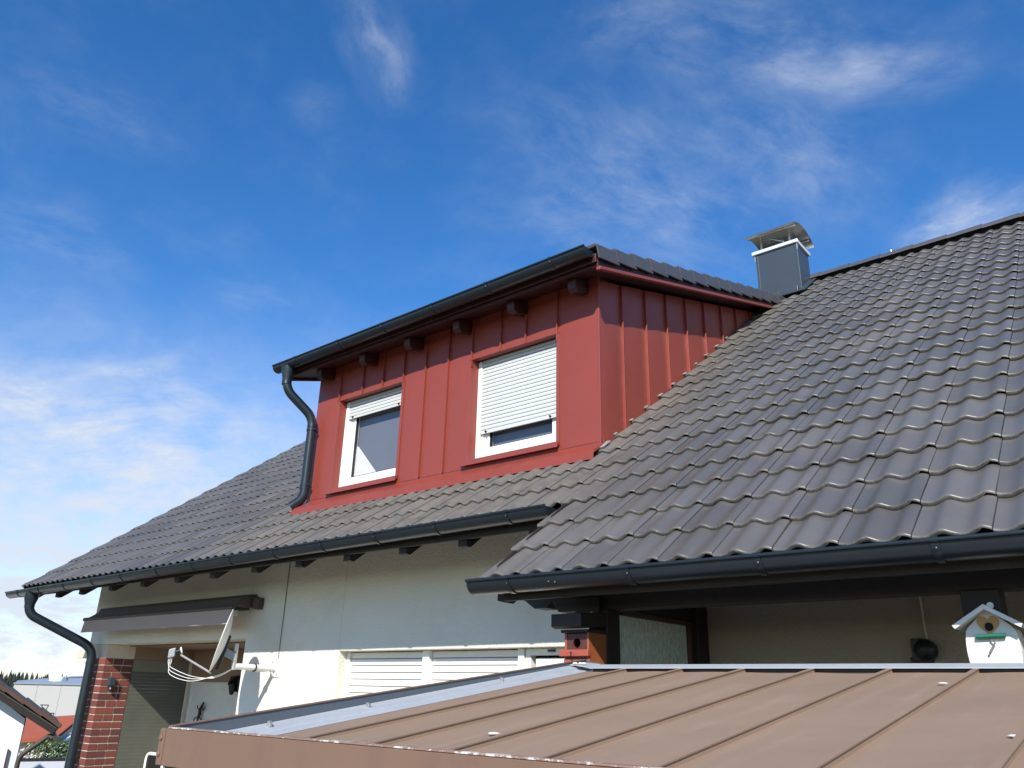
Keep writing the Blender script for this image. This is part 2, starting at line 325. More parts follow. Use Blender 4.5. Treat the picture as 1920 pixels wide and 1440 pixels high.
class MB:
    def __init__(s): s.v = []; s.f = []
    def add(s, vs, fs):
        k = len(s.v); s.v += [tuple(map(float, p)) for p in vs]; s.f += [tuple(i+k for i in f) for f in fs]; return s
    def box(s, x0, x1, y0, y1, z0, z1):
        vs = [(x, y, z) for z in (z0, z1) for y in (y0, y1) for x in (x0, x1)]
        return s.add(vs, [(0, 2, 3, 1), (4, 5, 7, 6), (0, 1, 5, 4), (2, 6, 7, 3), (0, 4, 6, 2), (1, 3, 7, 5)])
    def obox(s, c, ax, half):
        c = Vector(c); ax = [Vector(a).normalized() for a in ax]
        vs = [c + ax[0]*half[0]*i + ax[1]*half[1]*j + ax[2]*half[2]*k for k in (-1, 1) for j in (-1, 1) for i in (-1, 1)]
        return s.add(vs, [(0, 2, 3, 1), (4, 5, 7, 6), (0, 1, 5, 4), (2, 6, 7, 3), (0, 4, 6, 2), (1, 3, 7, 5)])
    def prism(s, poly, d):
        """closed polygon of 3-D points swept by the vector d"""
        n = len(poly); d = Vector(d); a = [Vector(p) for p in poly]
        return s.add(a + [p + d for p in a], [tuple(range(n))[::-1], tuple(range(n, 2*n))] + [(i, (i+1) % n, (i+1) % n + n, i+n) for i in range(n)])
    def tube(s, path, r, n=12, cap=True):
        P = [Vector(p) for p in path]; rs = r if isinstance(r, (list, tuple)) else [r]*len(P)
        t0 = (P[1]-P[0]).normalized(); u = t0.orthogonal().normalized(); rings = []
        for i, p in enumerate(P):
            t = ((P[min(i+1, len(P)-1)] - P[max(i-1, 0)])).normalized()
            u = (u - t*u.dot(t)).normalized(); w = t.cross(u)
            rings.append([p + (u*math.cos(2*PI*k/n) + w*math.sin(2*PI*k/n))*rs[i] for k in range(n)])
        vs = [q for g in rings for q in g]; fs = []
        for i in range(len(P)-1):
            for k in range(n): fs.append((i*n+k, i*n+(k+1) % n, (i+1)*n+(k+1) % n, (i+1)*n+k))
        if cap: fs += [tuple(range(n))[::-1], tuple(range((len(P)-1)*n, len(P)*n))]
        return s.add(vs, fs)
    def lathe(s, c, axis, prof, n=20):
        """prof: (radius, distance along axis) pairs"""
        c = Vector(c); a = Vector(axis).normalized(); u = a.orthogonal().normalized(); w = a.cross(u)
        vs = [c + a*h + (u*math.cos(2*PI*k/n) + w*math.sin(2*PI*k/n))*r for r, h in prof for k in range(n)]
        fs = [(i*n+k, i*n+(k+1) % n, (i+1)*n+(k+1) % n, (i+1)*n+k) for i in range(len(prof)-1) for k in range(n)]
        fs += [tuple(range(n))[::-1], tuple(range((len(prof)-1)*n, len(prof)*n))]
        return s.add(vs, fs)
    def mesh(s, name):
        me = bpy.data.meshes.new(name); me.from_pydata(s.v, [], s.f); me.update(); return me
    def build(s, name, mat, parent=None, **k): return link(name, s.mesh(name), mat, parent, **k)
def fillet(path, rad, n=7):
    P = [Vector(p) for p in path]; out = [P[0]]
    for a, b, c in zip(P, P[1:], P[2:]):
        d1 = (a-b); d2 = (c-b); r = min(rad, d1.length*.48, d2.length*.48); p = b + d1.normalized()*r; q = b + d2.normalized()*r
        for i in range(n+1):
            t = i/n; out.append(p*(1-t)**2 + b*2*t*(1-t) + q*t*t)
    return out + [P[-1]]
def box(name, mat, parent, x0, x1, y0, y1, z0, z1, bevel=.003, **k): return MB().box(x0, x1, y0, y1, z0, z1).build(name, mat, parent, bevel=bevel, **k)
def project(p):
    p = np.asarray(p, float); d = p @ A_F
    return 960 + FOC*(p @ A_R)/d, 720 - FOC*(p @ A_U)/d, d
E1 = Vector((1, 0, 0)); E2 = Vector((0, CT, ST)); EN = Vector((0, -ST, CT))
def roofp(x, s, h=0.): return Vector((x, Y0, Z0)) + Vector((0, 0, 0)) + E2*s + EN*h
def roofz(y): return Z0 + (y - Y0)*ST/CT
def slopebox(mb, x0, x1, s0, s1, h0, h1):
    c = roofp((x0+x1)/2, (s0+s1)/2, (h0+h1)/2); return mb.obox(c, (E1, E2, EN), ((x1-x0)/2, (s1-s0)/2, (h1-h0)/2))

GZ = -1.9
WY = 5.32            # front wall of the house, and of the dormer above it
# ------------------------------------------------------------------ ground, far wood
def ground():
    n = 61; vs = []; fs = []
    def hz(x, y):
        d = max(0, -x - 13.5); return GZ - 2.6*min(1, d/16)**1.3 if d > 0 else GZ
    xs = [-3000, -1200, -500, -220, -110, -70, -50] + list(np.linspace(-36, -12, 17)) + [0, 15, 40, 120, 500, 3000]
    ys = [-3000, -700, -150, -40, -12, 0, 8, 20, 45, 120, 400, 1200, 3000]
    for y in ys:
        for x in xs: vs.append((x, y, hz(x, y)))
    k = len(xs)
    for j in range(len(ys)-1):
        for i in range(k-1): fs.append((j*k+i, j*k+i+1, (j+1)*k+i+1, (j+1)*k+i))
    MB().add(vs, fs).build('ground', 'ground', kind='structure')
    MB().box(-12.6, 2.5, -7, 5.0, GZ-.2, GZ+.03).build('terrace', 'paving', kind='structure')
ground()
BF = np.array([-.93042, .36650, 0]); BR = np.array([.36650, .93042, 0])     # a ground direction towards the neighbours, and its right
def bp(r, d, z): return Vector(BF*d + BR*r) + Vector((0, 0, z))
def far_wood():
    rnd = random.Random(3); mb = MB()
    # low hill that carries the wood
    hv = []; hf = []
    for i in range(40):
        a = math.radians(-118 + i*2.6)
        for d, z in ((200, -5), (255, -3.2), (330, -1.0), (420, -5)):
            hv.append((math.sin(a)*d, math.cos(a)*d, z))
    for i in range(39):
        for j in range(3): hf.append((i*4+j, i*4+j+1, i*4+j+5, i*4+j+4))
    MB().add(hv, hf).build('hill', 'ground', kind='structure', smooth='all')
    for i in range(2000):
        a = math.radians(rnd.uniform(-116, -18)); d = rnd.uniform(245, 330)
        base = -3.0 + (d-250)/80*1.5; h = rnd.uniform(3.6, 5.4)*(1.12 if rnd.random() < .12 else 1) - (.8 if a > math.radians(-68) else 0); w = h*rnd.uniform(.16, .26)
        x, y = math.sin(a)*d, math.cos(a)*d
        for j, (f0, f1, wr) in enumerate(((.05, .55, 1.), (.35, .78, .72), (.62, 1., .45))):
            n = 7; k0 = rnd.random()*6; vs = [(x, y, base+h*f1)]
            for q in range(n):
                an = k0 + 2*PI*q/n; rr = w*wr*rnd.uniform(.7, 1.2); vs.append((x+math.cos(an)*rr, y+math.sin(an)*rr, base+h*f0*rnd.uniform(.9, 1.1)))
            mb.add(vs, [(0, 1+q, 1+(q+1) % n) for q in range(n)])
    o = mb.build('far_wood', 'fir', kind='stuff'); tag(o, 'dark line of fir trees along the far horizon', 'woods')
far_wood()

# ------------------------------------------------------------------ the house
house = thing('house', (-6, WY, GZ), 'white rendered house with dark tiled roof and red metal clad dormer', 'house')
XL, XE, XR = -12.05, -3.24, 1.56
RIDGE_S = 24*G - .02
# front wall (openings left out), gables, back
w = MB()
w.box(XL, -8.22, WY, WY+.3, .515, 1.72)
w.box(-8.22, -6.57, WY, WY+.3, GZ, 1.72)
w.box(-6.57, -3.05, WY, WY+.3, .362, 1.72)
w.box(-6.57, -4.30, WY, WY+.3, GZ, -.95)
w.build('front_wall', 'stucco', house, bevel=.008)
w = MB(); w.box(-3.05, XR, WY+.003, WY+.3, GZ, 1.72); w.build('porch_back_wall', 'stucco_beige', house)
w = MB()
for x0, yl in ((XL, 6.64), (XR-.3, WY+.31)):
    pr = [(x0, yl, GZ), (x0, 14.9, GZ), (x0, 14.9, 1.6), (x0, 10.08, roofz(10.08)-.18), (x0, yl, roofz(yl)-.18)]
    w.prism(pr, (.3, 0, 0))
w.box(XL+.31, XR-.31, 14.6, 14.9, GZ, 1.5)
w.build('gable_wall', 'stucco', house)
# roof deck (dark boards under the tiles), both slopes
rd = MB(); slopebox(rd, -12.46, XE+.02, 1.06, 8.10, -.10, -.07); slopebox(rd, XE+.04, XR+.2, .06, 8.10, -.10, -.07)
yr, zr = 10.12, roofz(10.12)
bk = Vector((0, CT, -ST)); bn = Vector((0, ST, CT)); c = Vector(((-12.46+XR+.2)/2, yr, zr)) + bk*3.6 - bn*.06
rd.obox(c, (E1, bk, bn), ((XR+.2+12.46)/2, 3.55, .05))
roof = rd.build('roof', 'dark_wood', house)
# --- roof tile: a double wave pan with a rounded nose
TW, TL_, TH, AMP = .2965, .405, .026, .0245
def tile_mesh():
    nu = 18; us = [TW*i/nu for i in range(nu+1)]
    def wv(u): return AMP*((.5+.5*math.cos(2*PI*(u-.112)/.15))**1.25)
    prof = [(.004, -TH), (0., -.012), (.001, -.0074), (.0036, -.0034), (.0078, -.0008), (.013, 0.), (TL_, 0.)]
    vs = []; fs = []
    for v, dh in prof:
        tilt = -(TH+.001)*(v/G)
        for u in us:
            drop = -.004*max(0, 1-u/.02) if u < .02 else 0
            if u > TW-.036: dh = max(dh, -.013)                     # the thin cover fold: a dark notch shows below it
            vs.append((u-TW-.0015, v, wv(u)-AMP+dh+tilt+drop))
    n = nu+1
    for j in range(len(prof)-1):
        for i in range(nu): fs.append((j*n+i, j*n+i+1, (j+1)*n+i+1, (j+1)*n+i))
    # side faces and underside lip
    for col in (0, nu):
        k = len(vs); a = [(vs[j*n+col]) for j in (2, 5, 6)]
        vs += a + [(p[0], p[1], p[2]-TH) for p in a]
        for q in range(2):
            f = (k+q, k+q+1, k+q+4, k+q+3); fs.append(f if col == 0 else f[::-1])
    me = bpy.data.meshes.new('roof_tile'); me.from_pydata(vs, [], fs); me.update()
    me.polygons.foreach_set('use_smooth', [True]*len(me.polygons)); me.set_sharp_from_angle(angle=math.radians(50))
    me.materials.append(M['tile']); return me
TILE = tile_mesh()
def tile_places():
    out = []; rnd = random.Random(11)
    for k in range(-39, 8):
        xr = -.524 + .3*k
        for r in range(24):
            if xr <= XE + .05 and r < 3: continue
            x0 = xr - .3; p = roofp(xr, r*G)
            if x0 > -7.45 and xr < -3.5 and p.y > WY - .02 and p.y < 9.0: continue    # under the dormer
            if x0 > -3.5 and xr < -2.95 and 9.62 < p.y < 9.98 and xr < -3.1: continue
            rot = Matrix(((1, 0, 0), (0, CT, -ST), (0, ST, CT))).to_4x4()
            jit = Matrix.Rotation(rnd.gauss(0, .0035), 4, 'Z') @ Matrix.Rotation(rnd.gauss(0, .004), 4, 'Y')
            off = EN*rnd.gauss(0, .0012) + E2*rnd.gauss(0, .003)
            out.append(Matrix.Translation(p + off) @ rot @ jit)
    return out
def place_tiles():
    pl = []
    for m in tile_places():
        c = m @ Vector((-.15, .17, 0)); u, v, d = project(c)
        nv = -(c.normalized()).dot(EN)
        inside = -40 < u < 1960 and -40 < v < 1480
        pl.append((inside, nv/d**2, m))
    pl.sort(key=lambda q: (not q[0], -q[1]))
    for i, (_, _, m) in enumerate(pl[:300]):
        o = bpy.data.objects.new('roof_tile', TILE); C.objects.link(o); o.parent = roof; o.matrix_basis = Matrix.Translation(-world_loc(roof)) @ m
    nv = len(TILE.vertices); co = np.empty(nv*3); TILE.vertices.foreach_get('co', co); co = np.c_[co.reshape(-1, 3), np.ones(nv)]
    faces = [tuple(p.vertices) for p in TILE.polygons]; V = []; F = []
    for i, (_, _, m) in enumerate(pl[300:]):
        V.append(co @ np.array(m).T[:, :3]); F += [tuple(q + i*nv for q in f) for f in faces]
    me = bpy.data.meshes.new('roof_tile_field'); me.from_pydata(np.vstack(V).tolist(), [], F); me.update()
    o = link('roof_tile', me, 'tile', roof, smooth=True, kind='stuff')
place_tiles()
# verge edge of the tile field: plain cover under the left edges
mb = MB()
slopebox(mb, -12.515, -12.49, 1.02, 8.05, -.16, -.03); mb.build('verge_board', 'dark_wood', house)
mb = MB(); slopebox(mb, XE+.03, XE+.055, .08, 1.05, -.15, -.035); mb.build('verge_board', 'dark_wood', house)
# ridge tiles
def ridge_tile_mesh():
    vs = []; fs = []; n = 10; L = .43
    for x, r, in ((0, .074), (L-.02, .087), (L, .089), (L, .078), (L-.03, .076)):
        for i in range(n+1):
            a = PI*(-.06 + 1.12*i/n); vs.append((x, -math.cos(a)*r*1.18, math.sin(a)*r*.86))
    k = n+1
    for j in range(4):
        for i in range(n): fs.append((j*k+i, (j+1)*k+i, (j+1)*k+i+1, j*k+i+1))
    me = bpy.data.meshes.new('ridge_tile'); me.from_pydata(vs, [], fs); me.update(); me.polygons.foreach_set('use_smooth', [True]*len(fs))
    me.set_sharp_from_angle(angle=math.radians(40)); me.materials.append(M['tile_smooth']); return me
RT = ridge_tile_mesh()
for k in range(36):
    x = 1.44 - .3965*k - .42
    if x < -12.6: break
    if -3.95 < x < -3.4: continue
    o = bpy.data.objects.new('ridge_tile', RT); C.objects.link(o); o.parent = roof; o.location = Vector((x, 10.115, zr-.022)) - world_loc(roof)
# rafters under the eaves
RX = [-11.47, -10.78, -9.98, -9.206, -8.457, -7.748, -6.997, -6.287, -5.595, -4.886, -4.218, -3.52]
for x in [-12.38] + RX:
    zt = lambda y: roofz(y) - .125; zb = lambda y: roofz(y) - .325
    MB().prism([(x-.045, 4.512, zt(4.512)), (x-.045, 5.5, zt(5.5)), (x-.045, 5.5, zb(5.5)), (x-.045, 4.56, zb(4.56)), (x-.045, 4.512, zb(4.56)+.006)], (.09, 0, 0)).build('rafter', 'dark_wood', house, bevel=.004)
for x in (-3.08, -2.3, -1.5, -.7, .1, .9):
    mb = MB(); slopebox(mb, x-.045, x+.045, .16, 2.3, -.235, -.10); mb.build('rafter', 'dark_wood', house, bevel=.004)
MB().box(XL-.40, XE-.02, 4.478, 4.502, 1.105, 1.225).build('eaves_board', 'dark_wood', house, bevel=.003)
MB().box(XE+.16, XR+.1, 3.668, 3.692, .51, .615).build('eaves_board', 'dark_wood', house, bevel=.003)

# --- gutters
def gutter(x0, x1, yc, z0, z1, r, brackets, label, parent=house, end_left=True, end_right=True):
    """half round gutter along x, top rim at z0 (left) to z1 (right)"""
    n = 14; t = .003; prof = [(-math.cos(PI*i/n)*r, -math.sin(PI*i/n)*r) for i in range(n+1)]
    prof2 = prof + [(p[0]*(r-t)/r, p[1]*(r-t)/r) for p in prof[::-1]]
    mb = MB(); a = [(x0, yc+p[0], z0+p[1]) for p in prof2]; b = [(x1, yc+p[0], z1+p[1]) for p in prof2]; m = len(a)
    mb.add(a+b, [(i, i+m, (i+1) % m + m, (i+1) % m) for i in range(m)])
    g = mb.build('gutter', 'anthracite', parent, smooth=True); 
    if label: g['label'] = label
    MB().tube([(x0, yc-r-.004, z0+.002), (x1, yc-r-.004, z1+.002)], .0095, 10).build('bead', 'anthracite', g, smooth=True)
    for x, zz, on in ((x0, z0, end_left), (x1-.004, z1, end_right)):
        if on: MB().prism([(x, yc+p[0]*.998, zz+p[1]*.998) for p in prof] , (.004, 0, 0)).build('end_cap', 'anthracite', g)
    for x in brackets:
        zc = z0 + (z1-z0)*(x-x0)/(x1-x0); mb = MB(); R = r+.006; ww = .015
        pr = [(-math.cos(PI*(i/n))*R, -math.sin(PI*(i/n))*R) for i in range(n+1)]
        ra = [(x-ww, yc+p[0], zc+p[1]) for p in pr] + [(x+ww, yc+p[0], zc+p[1]) for p in pr]; k = n+1
        ri = [(x-ww, yc+p[0]*(r-.001)/R, zc+p[1]*(r-.001)/R) for p in pr] + [(x+ww, yc+p[0]*(r-.001)/R, zc+p[1]*(r-.001)/R) for p in pr]
        mb.add(ra, [(i, i+1, i+1+k, i+k) for i in range(n)])
        mb.add([ra[i] for i in range(k)] + [ri[i] for i in range(k)], [(i, i+k, i+1+k, i+1) for i in range(n)])
        mb.add([ra[k+i] for i in range(k)] + [ri[k+i] for i in range(k)], [(i, i+1, i+1+k, i+k) for i in range(n)])
        mb.tube([(x-ww, yc-r-.004, zc+.002), (x+ww, yc-r-.004, zc+.002)], .0125, 10)
        mb.lathe((x, yc-R*math.cos(.42), zc-R*math.sin(.42)), (0, -1, -.45), [(.009, 0), (.009, .003), (.006, .006)], 10)
        mb.build('gutter_bracket', 'anthracite', g, smooth=True)
    return g
gutter(-12.68, -3.27, 4.386, 1.160, 1.224, .073, [-12.3, -11.62, -10.882, -10.105, -9.385, -8.587, -7.859, -7.162, -6.446, -5.738, -5.036, -4.346, -3.625], 'long anthracite gutter along the main eave')
ge = gutter(-3.225, XR+.15, 3.572, .614, .608, .074, [-2.919, -2.134, -1.448, -.713, .02, .75, 1.45], 'anthracite gutter along the low porch eave')
for x, dz in ((-2.63, -.035), (-2.59, -.062)):
    MB().lathe((x, 3.572-.0745*math.cos(.4-dz*3), .612-.0745*math.sin(.4-dz*3)), (0, -1, -.5), [(.004, 0), (.003, .003)], 8).build('rivet', 'galv', ge)
def ring(mb, c, ax, r, h): return mb.lathe(c, ax, [(r-.004, -h), (r, -h), (r, h), (r-.004, h)], 20)
def downpipe(path, r, label, clamps, joints, outlet=None, bend=.16):
    p = fillet(path, bend, 9); dp = MB().tube(p, r, 18).build('downpipe', 'anthracite', house, smooth=True, label=label)
    if outlet:
        MB().lathe(outlet, (0, 0, -1), [(r*1.55, -.02), (r*1.45, .05), (r*1.1, .12), (r*1.06, .17)], 20).build('outlet', 'anthracite', dp, smooth=True)
    for c, ax in joints: ring(MB(), c, ax, r+.004, .02).build('sleeve', 'anthracite', dp, smooth=True)
    for c, wy in clamps:
        mb = ring(MB(), c, (0, 0, 1), r+.006, .012); mb.box(c[0]+r-.005, c[0]+r+.028, c[1]-.012, c[1]+.012, c[2]-.011, c[2]+.011)
        mb.tube([(c[0], c[1]+r, c[2]), (c[0], wy, c[2])], .006, 8); mb.build('pipe_clamp', 'anthracite', dp, smooth=True)
downpipe([(-11.95, 4.39, 1.10), (-11.95, 4.39, .86), (-11.66, 5.21, .46), (-11.66, 5.21, GZ)], .058, 'anthracite downpipe that bends back to the brick pillar',
         [((-11.66, 5.21, -.9), 5.33)], [((-11.95, 4.39, .955), (0, 0, 1)), ((-11.66, 5.21, .27), (0, 0, 1))], (-11.95, 4.39, 1.10))
# --- loggia at the left corner
box('lintel_return', 'stucco', house, XL, -11.49, WY+.31, 6.63, .516, 1.72)
box('beam_end', 'cream', house, -11.95, -11.489, WY+.002, 5.72, .338, .513)
box('side_panel', 'loggia_brown', house, -11.95, -11.489, 5.723, 6.63, .338, .513)
box('ceiling', 'loggia_brown', house, -11.486, -8.0, WY+.31, 6.9, .5, .513)
box('back_band', 'loggia_brown', house, -11.47, -8.0, 6.60, 6.64, .07, .498)  # brown strip across the top of the back wall
box('back_wall', 'stucco', house, XL+.31, -7.9, 6.642, 6.9, GZ, .514)
box('reveal_wall', 'stucco', house, -8.22, -7.92, WY+.31, 6.64, GZ, .499)
box('purlin_end', 'cream', house, -13.42, -12.06, 5.76, 5.92, .37, .49)
scr = box('terrace_screen', 'beige_plastic', house, -11.53, -11.487, 5.722, 6.56, .1795, .334)
sl_ = MB()
for i in range(46):
    z = .18 - i*.045; sl_.add([(-11.52, y, q) for y, q in ((5.722, z), (5.722, z-.02), (5.722, z-.0445), (6.56, z), (6.56, z-.02), (6.56, z-.0445))] +
                              [(-11.488-dx, y, z-dz) for y in (5.722, 6.56) for dx, dz in ((.002, 0), (0, .02), (.002, .0445))],
                              [(6, 7, 10, 9), (7, 8, 11, 10), (0, 6, 9, 3), (8, 2, 5, 11), (0, 1, 7, 6), (1, 2, 8, 7)])
sl_.build('slat', 'ribbed', scr, kind='stuff')
box('frame', 'cream', scr, -11.53, -11.47, 6.562, 6.598, GZ, .334)
# brick pillar: each brick a piece
pil = MB(); pil.box(-11.945, -11.495, WY+.008, 5.712, GZ, .334); pil = pil.build('brick_pillar', 'mortar', house)
def bricks():
    rnd = random.Random(5); ch = .0885; bh = .075; j = .0115
    x0, x1, y0, y1 = -11.95, -11.487, WY, 5.72; z = .331 - bh; k = 0
    while z > GZ:
        L, W_ = .24, .115
        if k % 2 == 0:
            B = [(x1-L, x1, y0, y0+W_), (x0, x1-L-j, y0, y0+W_), (x1-W_, x1, y0+W_+j, y0+W_+j+W_*1.1), (x1-W_, x1, y0+2.1*W_+2*j, y1)]
        else:
            B = [(x1-W_, x1, y0, y0+L), (x1-W_-j-L, x1-W_-j, y0, y0+W_), (x0, x1-W_-2*j-L, y0, y0+W_), (x1-W_, x1, y0+L+j, y1)]
        for (a, b, c_, d) in B:
            e = rnd.uniform(-.0015, .002)
            MB().box(a - (e if a < x0+.01 else 0), b + (e if b > x1-.01 else 0), c_ - (e if c_ < y0+.01 else 0), d, z + rnd.uniform(-.001, .001), z+bh).build('brick', 'brick', pil, bevel=.004)
        z -= ch; k += 1
bricks()
# cable conduit on the wall
MB().tube([(-7.553, WY-.008, 1.55), (-7.553, WY-.008, .36), (-7.556, WY-.008, .30)], .0055, 8).build('conduit', 'dish_grey', house, smooth=True)
# --- ground floor window with roller shutters
def ground_window():
    wd = MB(); z1 = .36; yf = WY+.10
    wd.box(-6.568, -6.525, yf, yf+.07, -.95, z1)
    wd = wd.build('window', 'white_pvc', house, bevel=.004, label='wide ground floor window with white shutters half in sun')
    for xa, xb in ((-5.478, -5.398), (-4.362, -4.300)): MB().box(xa, xb, yf-.02, yf+.07, -.95, z1).build('mullion', 'white_pvc', wd, bevel=.004)
    MB().box(-6.568, -4.302, yf+.09, yf+.12, -.95, z1).build('backing', 'void', wd)
    for x0, x1 in ((-6.522, -5.482), (-5.395, -4.366)):
        for k in range(20):
            zt = z1 - .004 - k*.062
            if zt < -.9: break
            mb = MB(); pr = [(x0, yf+.052, zt), (x0, yf+.031, zt-.004), (x0, yf+.028, zt-.028), (x0, yf+.030, zt-.0565), (x0, yf+.052, zt-.0595)]
            mb.prism(pr, (x1-x0, 0, 0)).build('slat', 'shutter_white', wd)
    # terrace door beside it
    dr = MB(); dr.box(-4.296, -4.24, yf+.0, yf+.07, GZ, z1); dr.box(-4.24, -3.06, yf, yf+.07, z1-.055, z1); dr.box(-3.10, -3.06, yf, yf+.07, GZ, z1-.055)
    dr = dr.build('terrace_door', 'white_pvc', house, bevel=.004)
    s = MB(); s.box(-4.20, -4.09, yf+.012, yf+.06, GZ, z1-.075); s.box(-4.09, -3.14, yf+.012, yf+.06, z1-.16, z1-.075)
    s.build('sash', 'white_pvc', dr, bevel=.006)
    MB().add([(-4.09, yf+.04, GZ), (-3.14, yf+.04, GZ), (-3.14, yf+.04, z1-.16), (-4.09, yf+.04, z1-.16)], [(0, 1, 2, 3)]).build('pane', 'glass', dr)
    MB().box(-4.24, -3.10, yf+.25, yf+.28, GZ, z1).build('dark_room', 'void', dr)
    MB().obox((-4.02, yf-.012, z1-.02), (E1, (0, 1, 0), (0, 0, 1)), (.03, .012, .008)).build('catch', 'black', dr)
ground_window()
# --- porch under the low roof
def porch():
    mb = MB(); pz0, pz1, py = .478, .66, 4.06
    mb.prism([(-3.285, py, pz1), (-3.285, py, .592), (-3.156, py, .506), (-3.06, py, .506), (-3.016, py, .54), (-2.97, py, pz0), (XR, py, pz0), (XR, py, pz1)], (0, .14, 0))
    mb.build('purlin', 'dark_wood', house, bevel=.004)
    MB().prism([(-3.17, 3.72, .62), (-3.17, 3.72, .522), (-3.12, 3.72, .51), (-3.06, 3.72, .548), (-2.6, 3.72, .575), (-2.6, 3.72, .62)], (0, .09, 0)).build('bracket', 'dark_wood', house)
    for x0, x1, y0 in ((-2.735, -2.605, 4.045), (-.761, -.609, 4.05)):
        box('porch_post', 'dark_wood', house, x0, x1, y0-.004, y0+.135, GZ, .480, bevel=.006)
    box('post_cheek', 'dark_wood', house, -2.815, -2.645, 4.015, 4.038, .395, .55, bevel=.004)
    MB().lathe((-2.693, 4.013, .45), (0, -1, 0), [(.014, 0), (.014, .003), (.006, .003), (.006, .001)], 12).build('bolt', 'galv', house)
    MB().lathe((-.650, 4.044, .409), (0, -1, 0), [(.014, 0), (.014, .003), (.006, .003), (.006, .001)], 12).build('bolt', 'galv', house)
    sc = MB(); sc.box(-2.69, -2.635, 4.26, 5.15, .465, .493); sc.box(-2.69, -2.635, 5.105, 5.15, GZ, .464)
    sc = sc.build('wind_screen', 'mid_wood', house, bevel=.004)
    MB().box(-2.670, -2.659, 4.25, 5.104, GZ, .464).build('pane', 'patterned', sc)
    box('screen_post', 'dark_wood', house, -2.74, -2.60, 5.16, 5.318, GZ, .66, bevel=.004)
    box('top_rail', 'dark_wood', house, -2.72, -2.645, 4.27, 5.155, .50, .66, bevel=.004)
    MB().tube([(-1.214, WY-.006, .75), (-1.214, WY-.006, .36)], .006, 8).build('cable', 'cream', house, smooth=True)
porch()

# ------------------------------------------------------------------ dormer (part of the house)
DXL, DXR = -7.40, -3.455
DS = .3127                                                       # dormer roof slope
def dz(y): return 3.600 + DS*(y - 5.0)                           # top of the dormer tiles
box('dormer_core', 'red', house, DXL+.03, DXR-.03, 5.60, 5.75, 1.6, 3.50)
W1 = (-6.955, -5.94, 2.062, 3.078); W2 = (-4.935, -3.91, 2.062, 3.078)
def bowed(name, x0, x1, z0, z1, y, parent, amp=.0065, nx=10, nz=6):
    """front facing sheet panel, slightly pillowed between its seams"""
    vs = []; fs = []
    for j in range(nz+1):
        for i in range(nx+1):
            t = i/nx; b = amp*math.sin(PI*t)**.8; vs.append((x0+(x1-x0)*t, y-b, z0+(z1-z0)*j/nz))
    k = nx+1
    for j in range(nz):
        for i in range(nx): fs.append((j*k+i, j*k+i+1, (j+1)*k+i+1, (j+1)*k+i))
    return MB().add(vs, fs).build(name, 'red', parent, smooth='all')
dw = MB()   # wall body behind the sheets
dw.box(DXL+.02, W1[0]-.02, WY+.02, 5.59, 1.6, 3.56); dw.box(W1[1]+.02, W2[0]-.02, WY+.02, 5.59, 1.6, 3.56); dw.box(W2[1]+.02, DXR-.02, WY+.02, 5.59, 1.6, 3.56)
for a in (W1, W2): dw.box(a[0]-.02, a[1]+.02, WY+.02, 5.59, 1.6, a[2]-.01); dw.box(a[0]-.02, a[1]+.02, WY+.02, 5.59, a[3]+.01, 3.56)
dfront = dw.build('dormer_front', 'red_wood', house)
ZB, ZT = 1.975, 3.57
cols = [(DXL, -6.985, ZB), (-6.985, -6.592, W1[3]), (-6.592, -6.256, W1[3]), (-6.256, -5.925, W1[3]), (-5.925, -5.593, ZB), (-5.593, -5.266, ZB), (-5.266, -4.945, ZB),
        (-4.945, -4.574, W2[3]), (-4.574, -4.266, W2[3]), (-4.266, -3.90, W2[3]), (-3.90, DXR, ZB)]
for x0, x1, zb in cols: bowed('cladding_panel', x0, x1, zb, ZT, WY, dfront)
for x, zb in [(-6.985, W1[3]), (-6.592, W1[3]), (-6.256, W1[3]), (-5.925, 3.0), (-5.593, ZB), (-5.266, ZB), (-4.945, 3.0), (-4.574, W2[3]), (-4.266, W2[3]), (-3.90, 3.0)]:
    MB().box(x-.005, x+.005, WY-.028, WY+.006, zb+.004, ZT-.01).build('standing_seam', 'red', dfront, bevel=.002)
for x in (-4.574, -4.266): MB().lathe((x, WY-.012, W2[3]+.008), (0, -1, 0), [(.007, 0), (.005, .006)], 8).build('seam_end', 'nail', dfront)
for a in (W1, W2):   # panel below each window, hidden by the sill, and the base strip
    bowed('cladding_panel', a[0]-.03, a[1]+.03, ZB, a[2]-.03, WY, dfront, amp=.002)
MB().box(DXL-.004, DXR+.004, WY-.006, WY+.018, 1.86, ZB-.003).build('base_strip', 'red', dfront, bevel=.002)
MB().box(DXR-.012, DXR+.006, WY-.008, WY+.012, 1.93, 3.56).build('corner_trim', 'red_trim', dfront, bevel=.002)
# apron flashing over the tiles
ap = MB(); n = 60
fy, fz = 5.165, roofz(5.165)+.028
vs = []
for i in range(n+1):
    x = DXL-.03 + (DXR+.06-DXL)*i/n; jz = .004*math.sin(i*1.7)
    vs += [(x, WY-.008, 1.955), (x, WY-.022, 1.948), (x, fy+.012, fz+.014+jz), (x, fy, fz+.006+jz), (x, fy-.012, fz-.070)]
fs = []
for i in range(n):
    for j in range(4): fs.append((i*5+j, (i+1)*5+j, (i+1)*5+j+1, i*5+j+1)[::-1])
ap.add(vs, fs).build('apron_flashing', 'red', dfront, smooth=True)
MB().prism([(DXR+.03, fy-.012, fz-.02), (DXR+.03, fy, fz+.012), (DXR+.03, WY-.02, 1.95), (DXR+.03, WY-.008, 2.02), (DXR+.03, WY+.03, 1.96)], (.004, 0, 0)).build('corner_flashing', 'red', dfront)
MB().obox((DXR+.045, WY-.02, roofz(WY-.02)+.012), ((1, 0, 0), E2, EN), (.025, .07, .004)).build('lead_corner', 'lead', dfront)
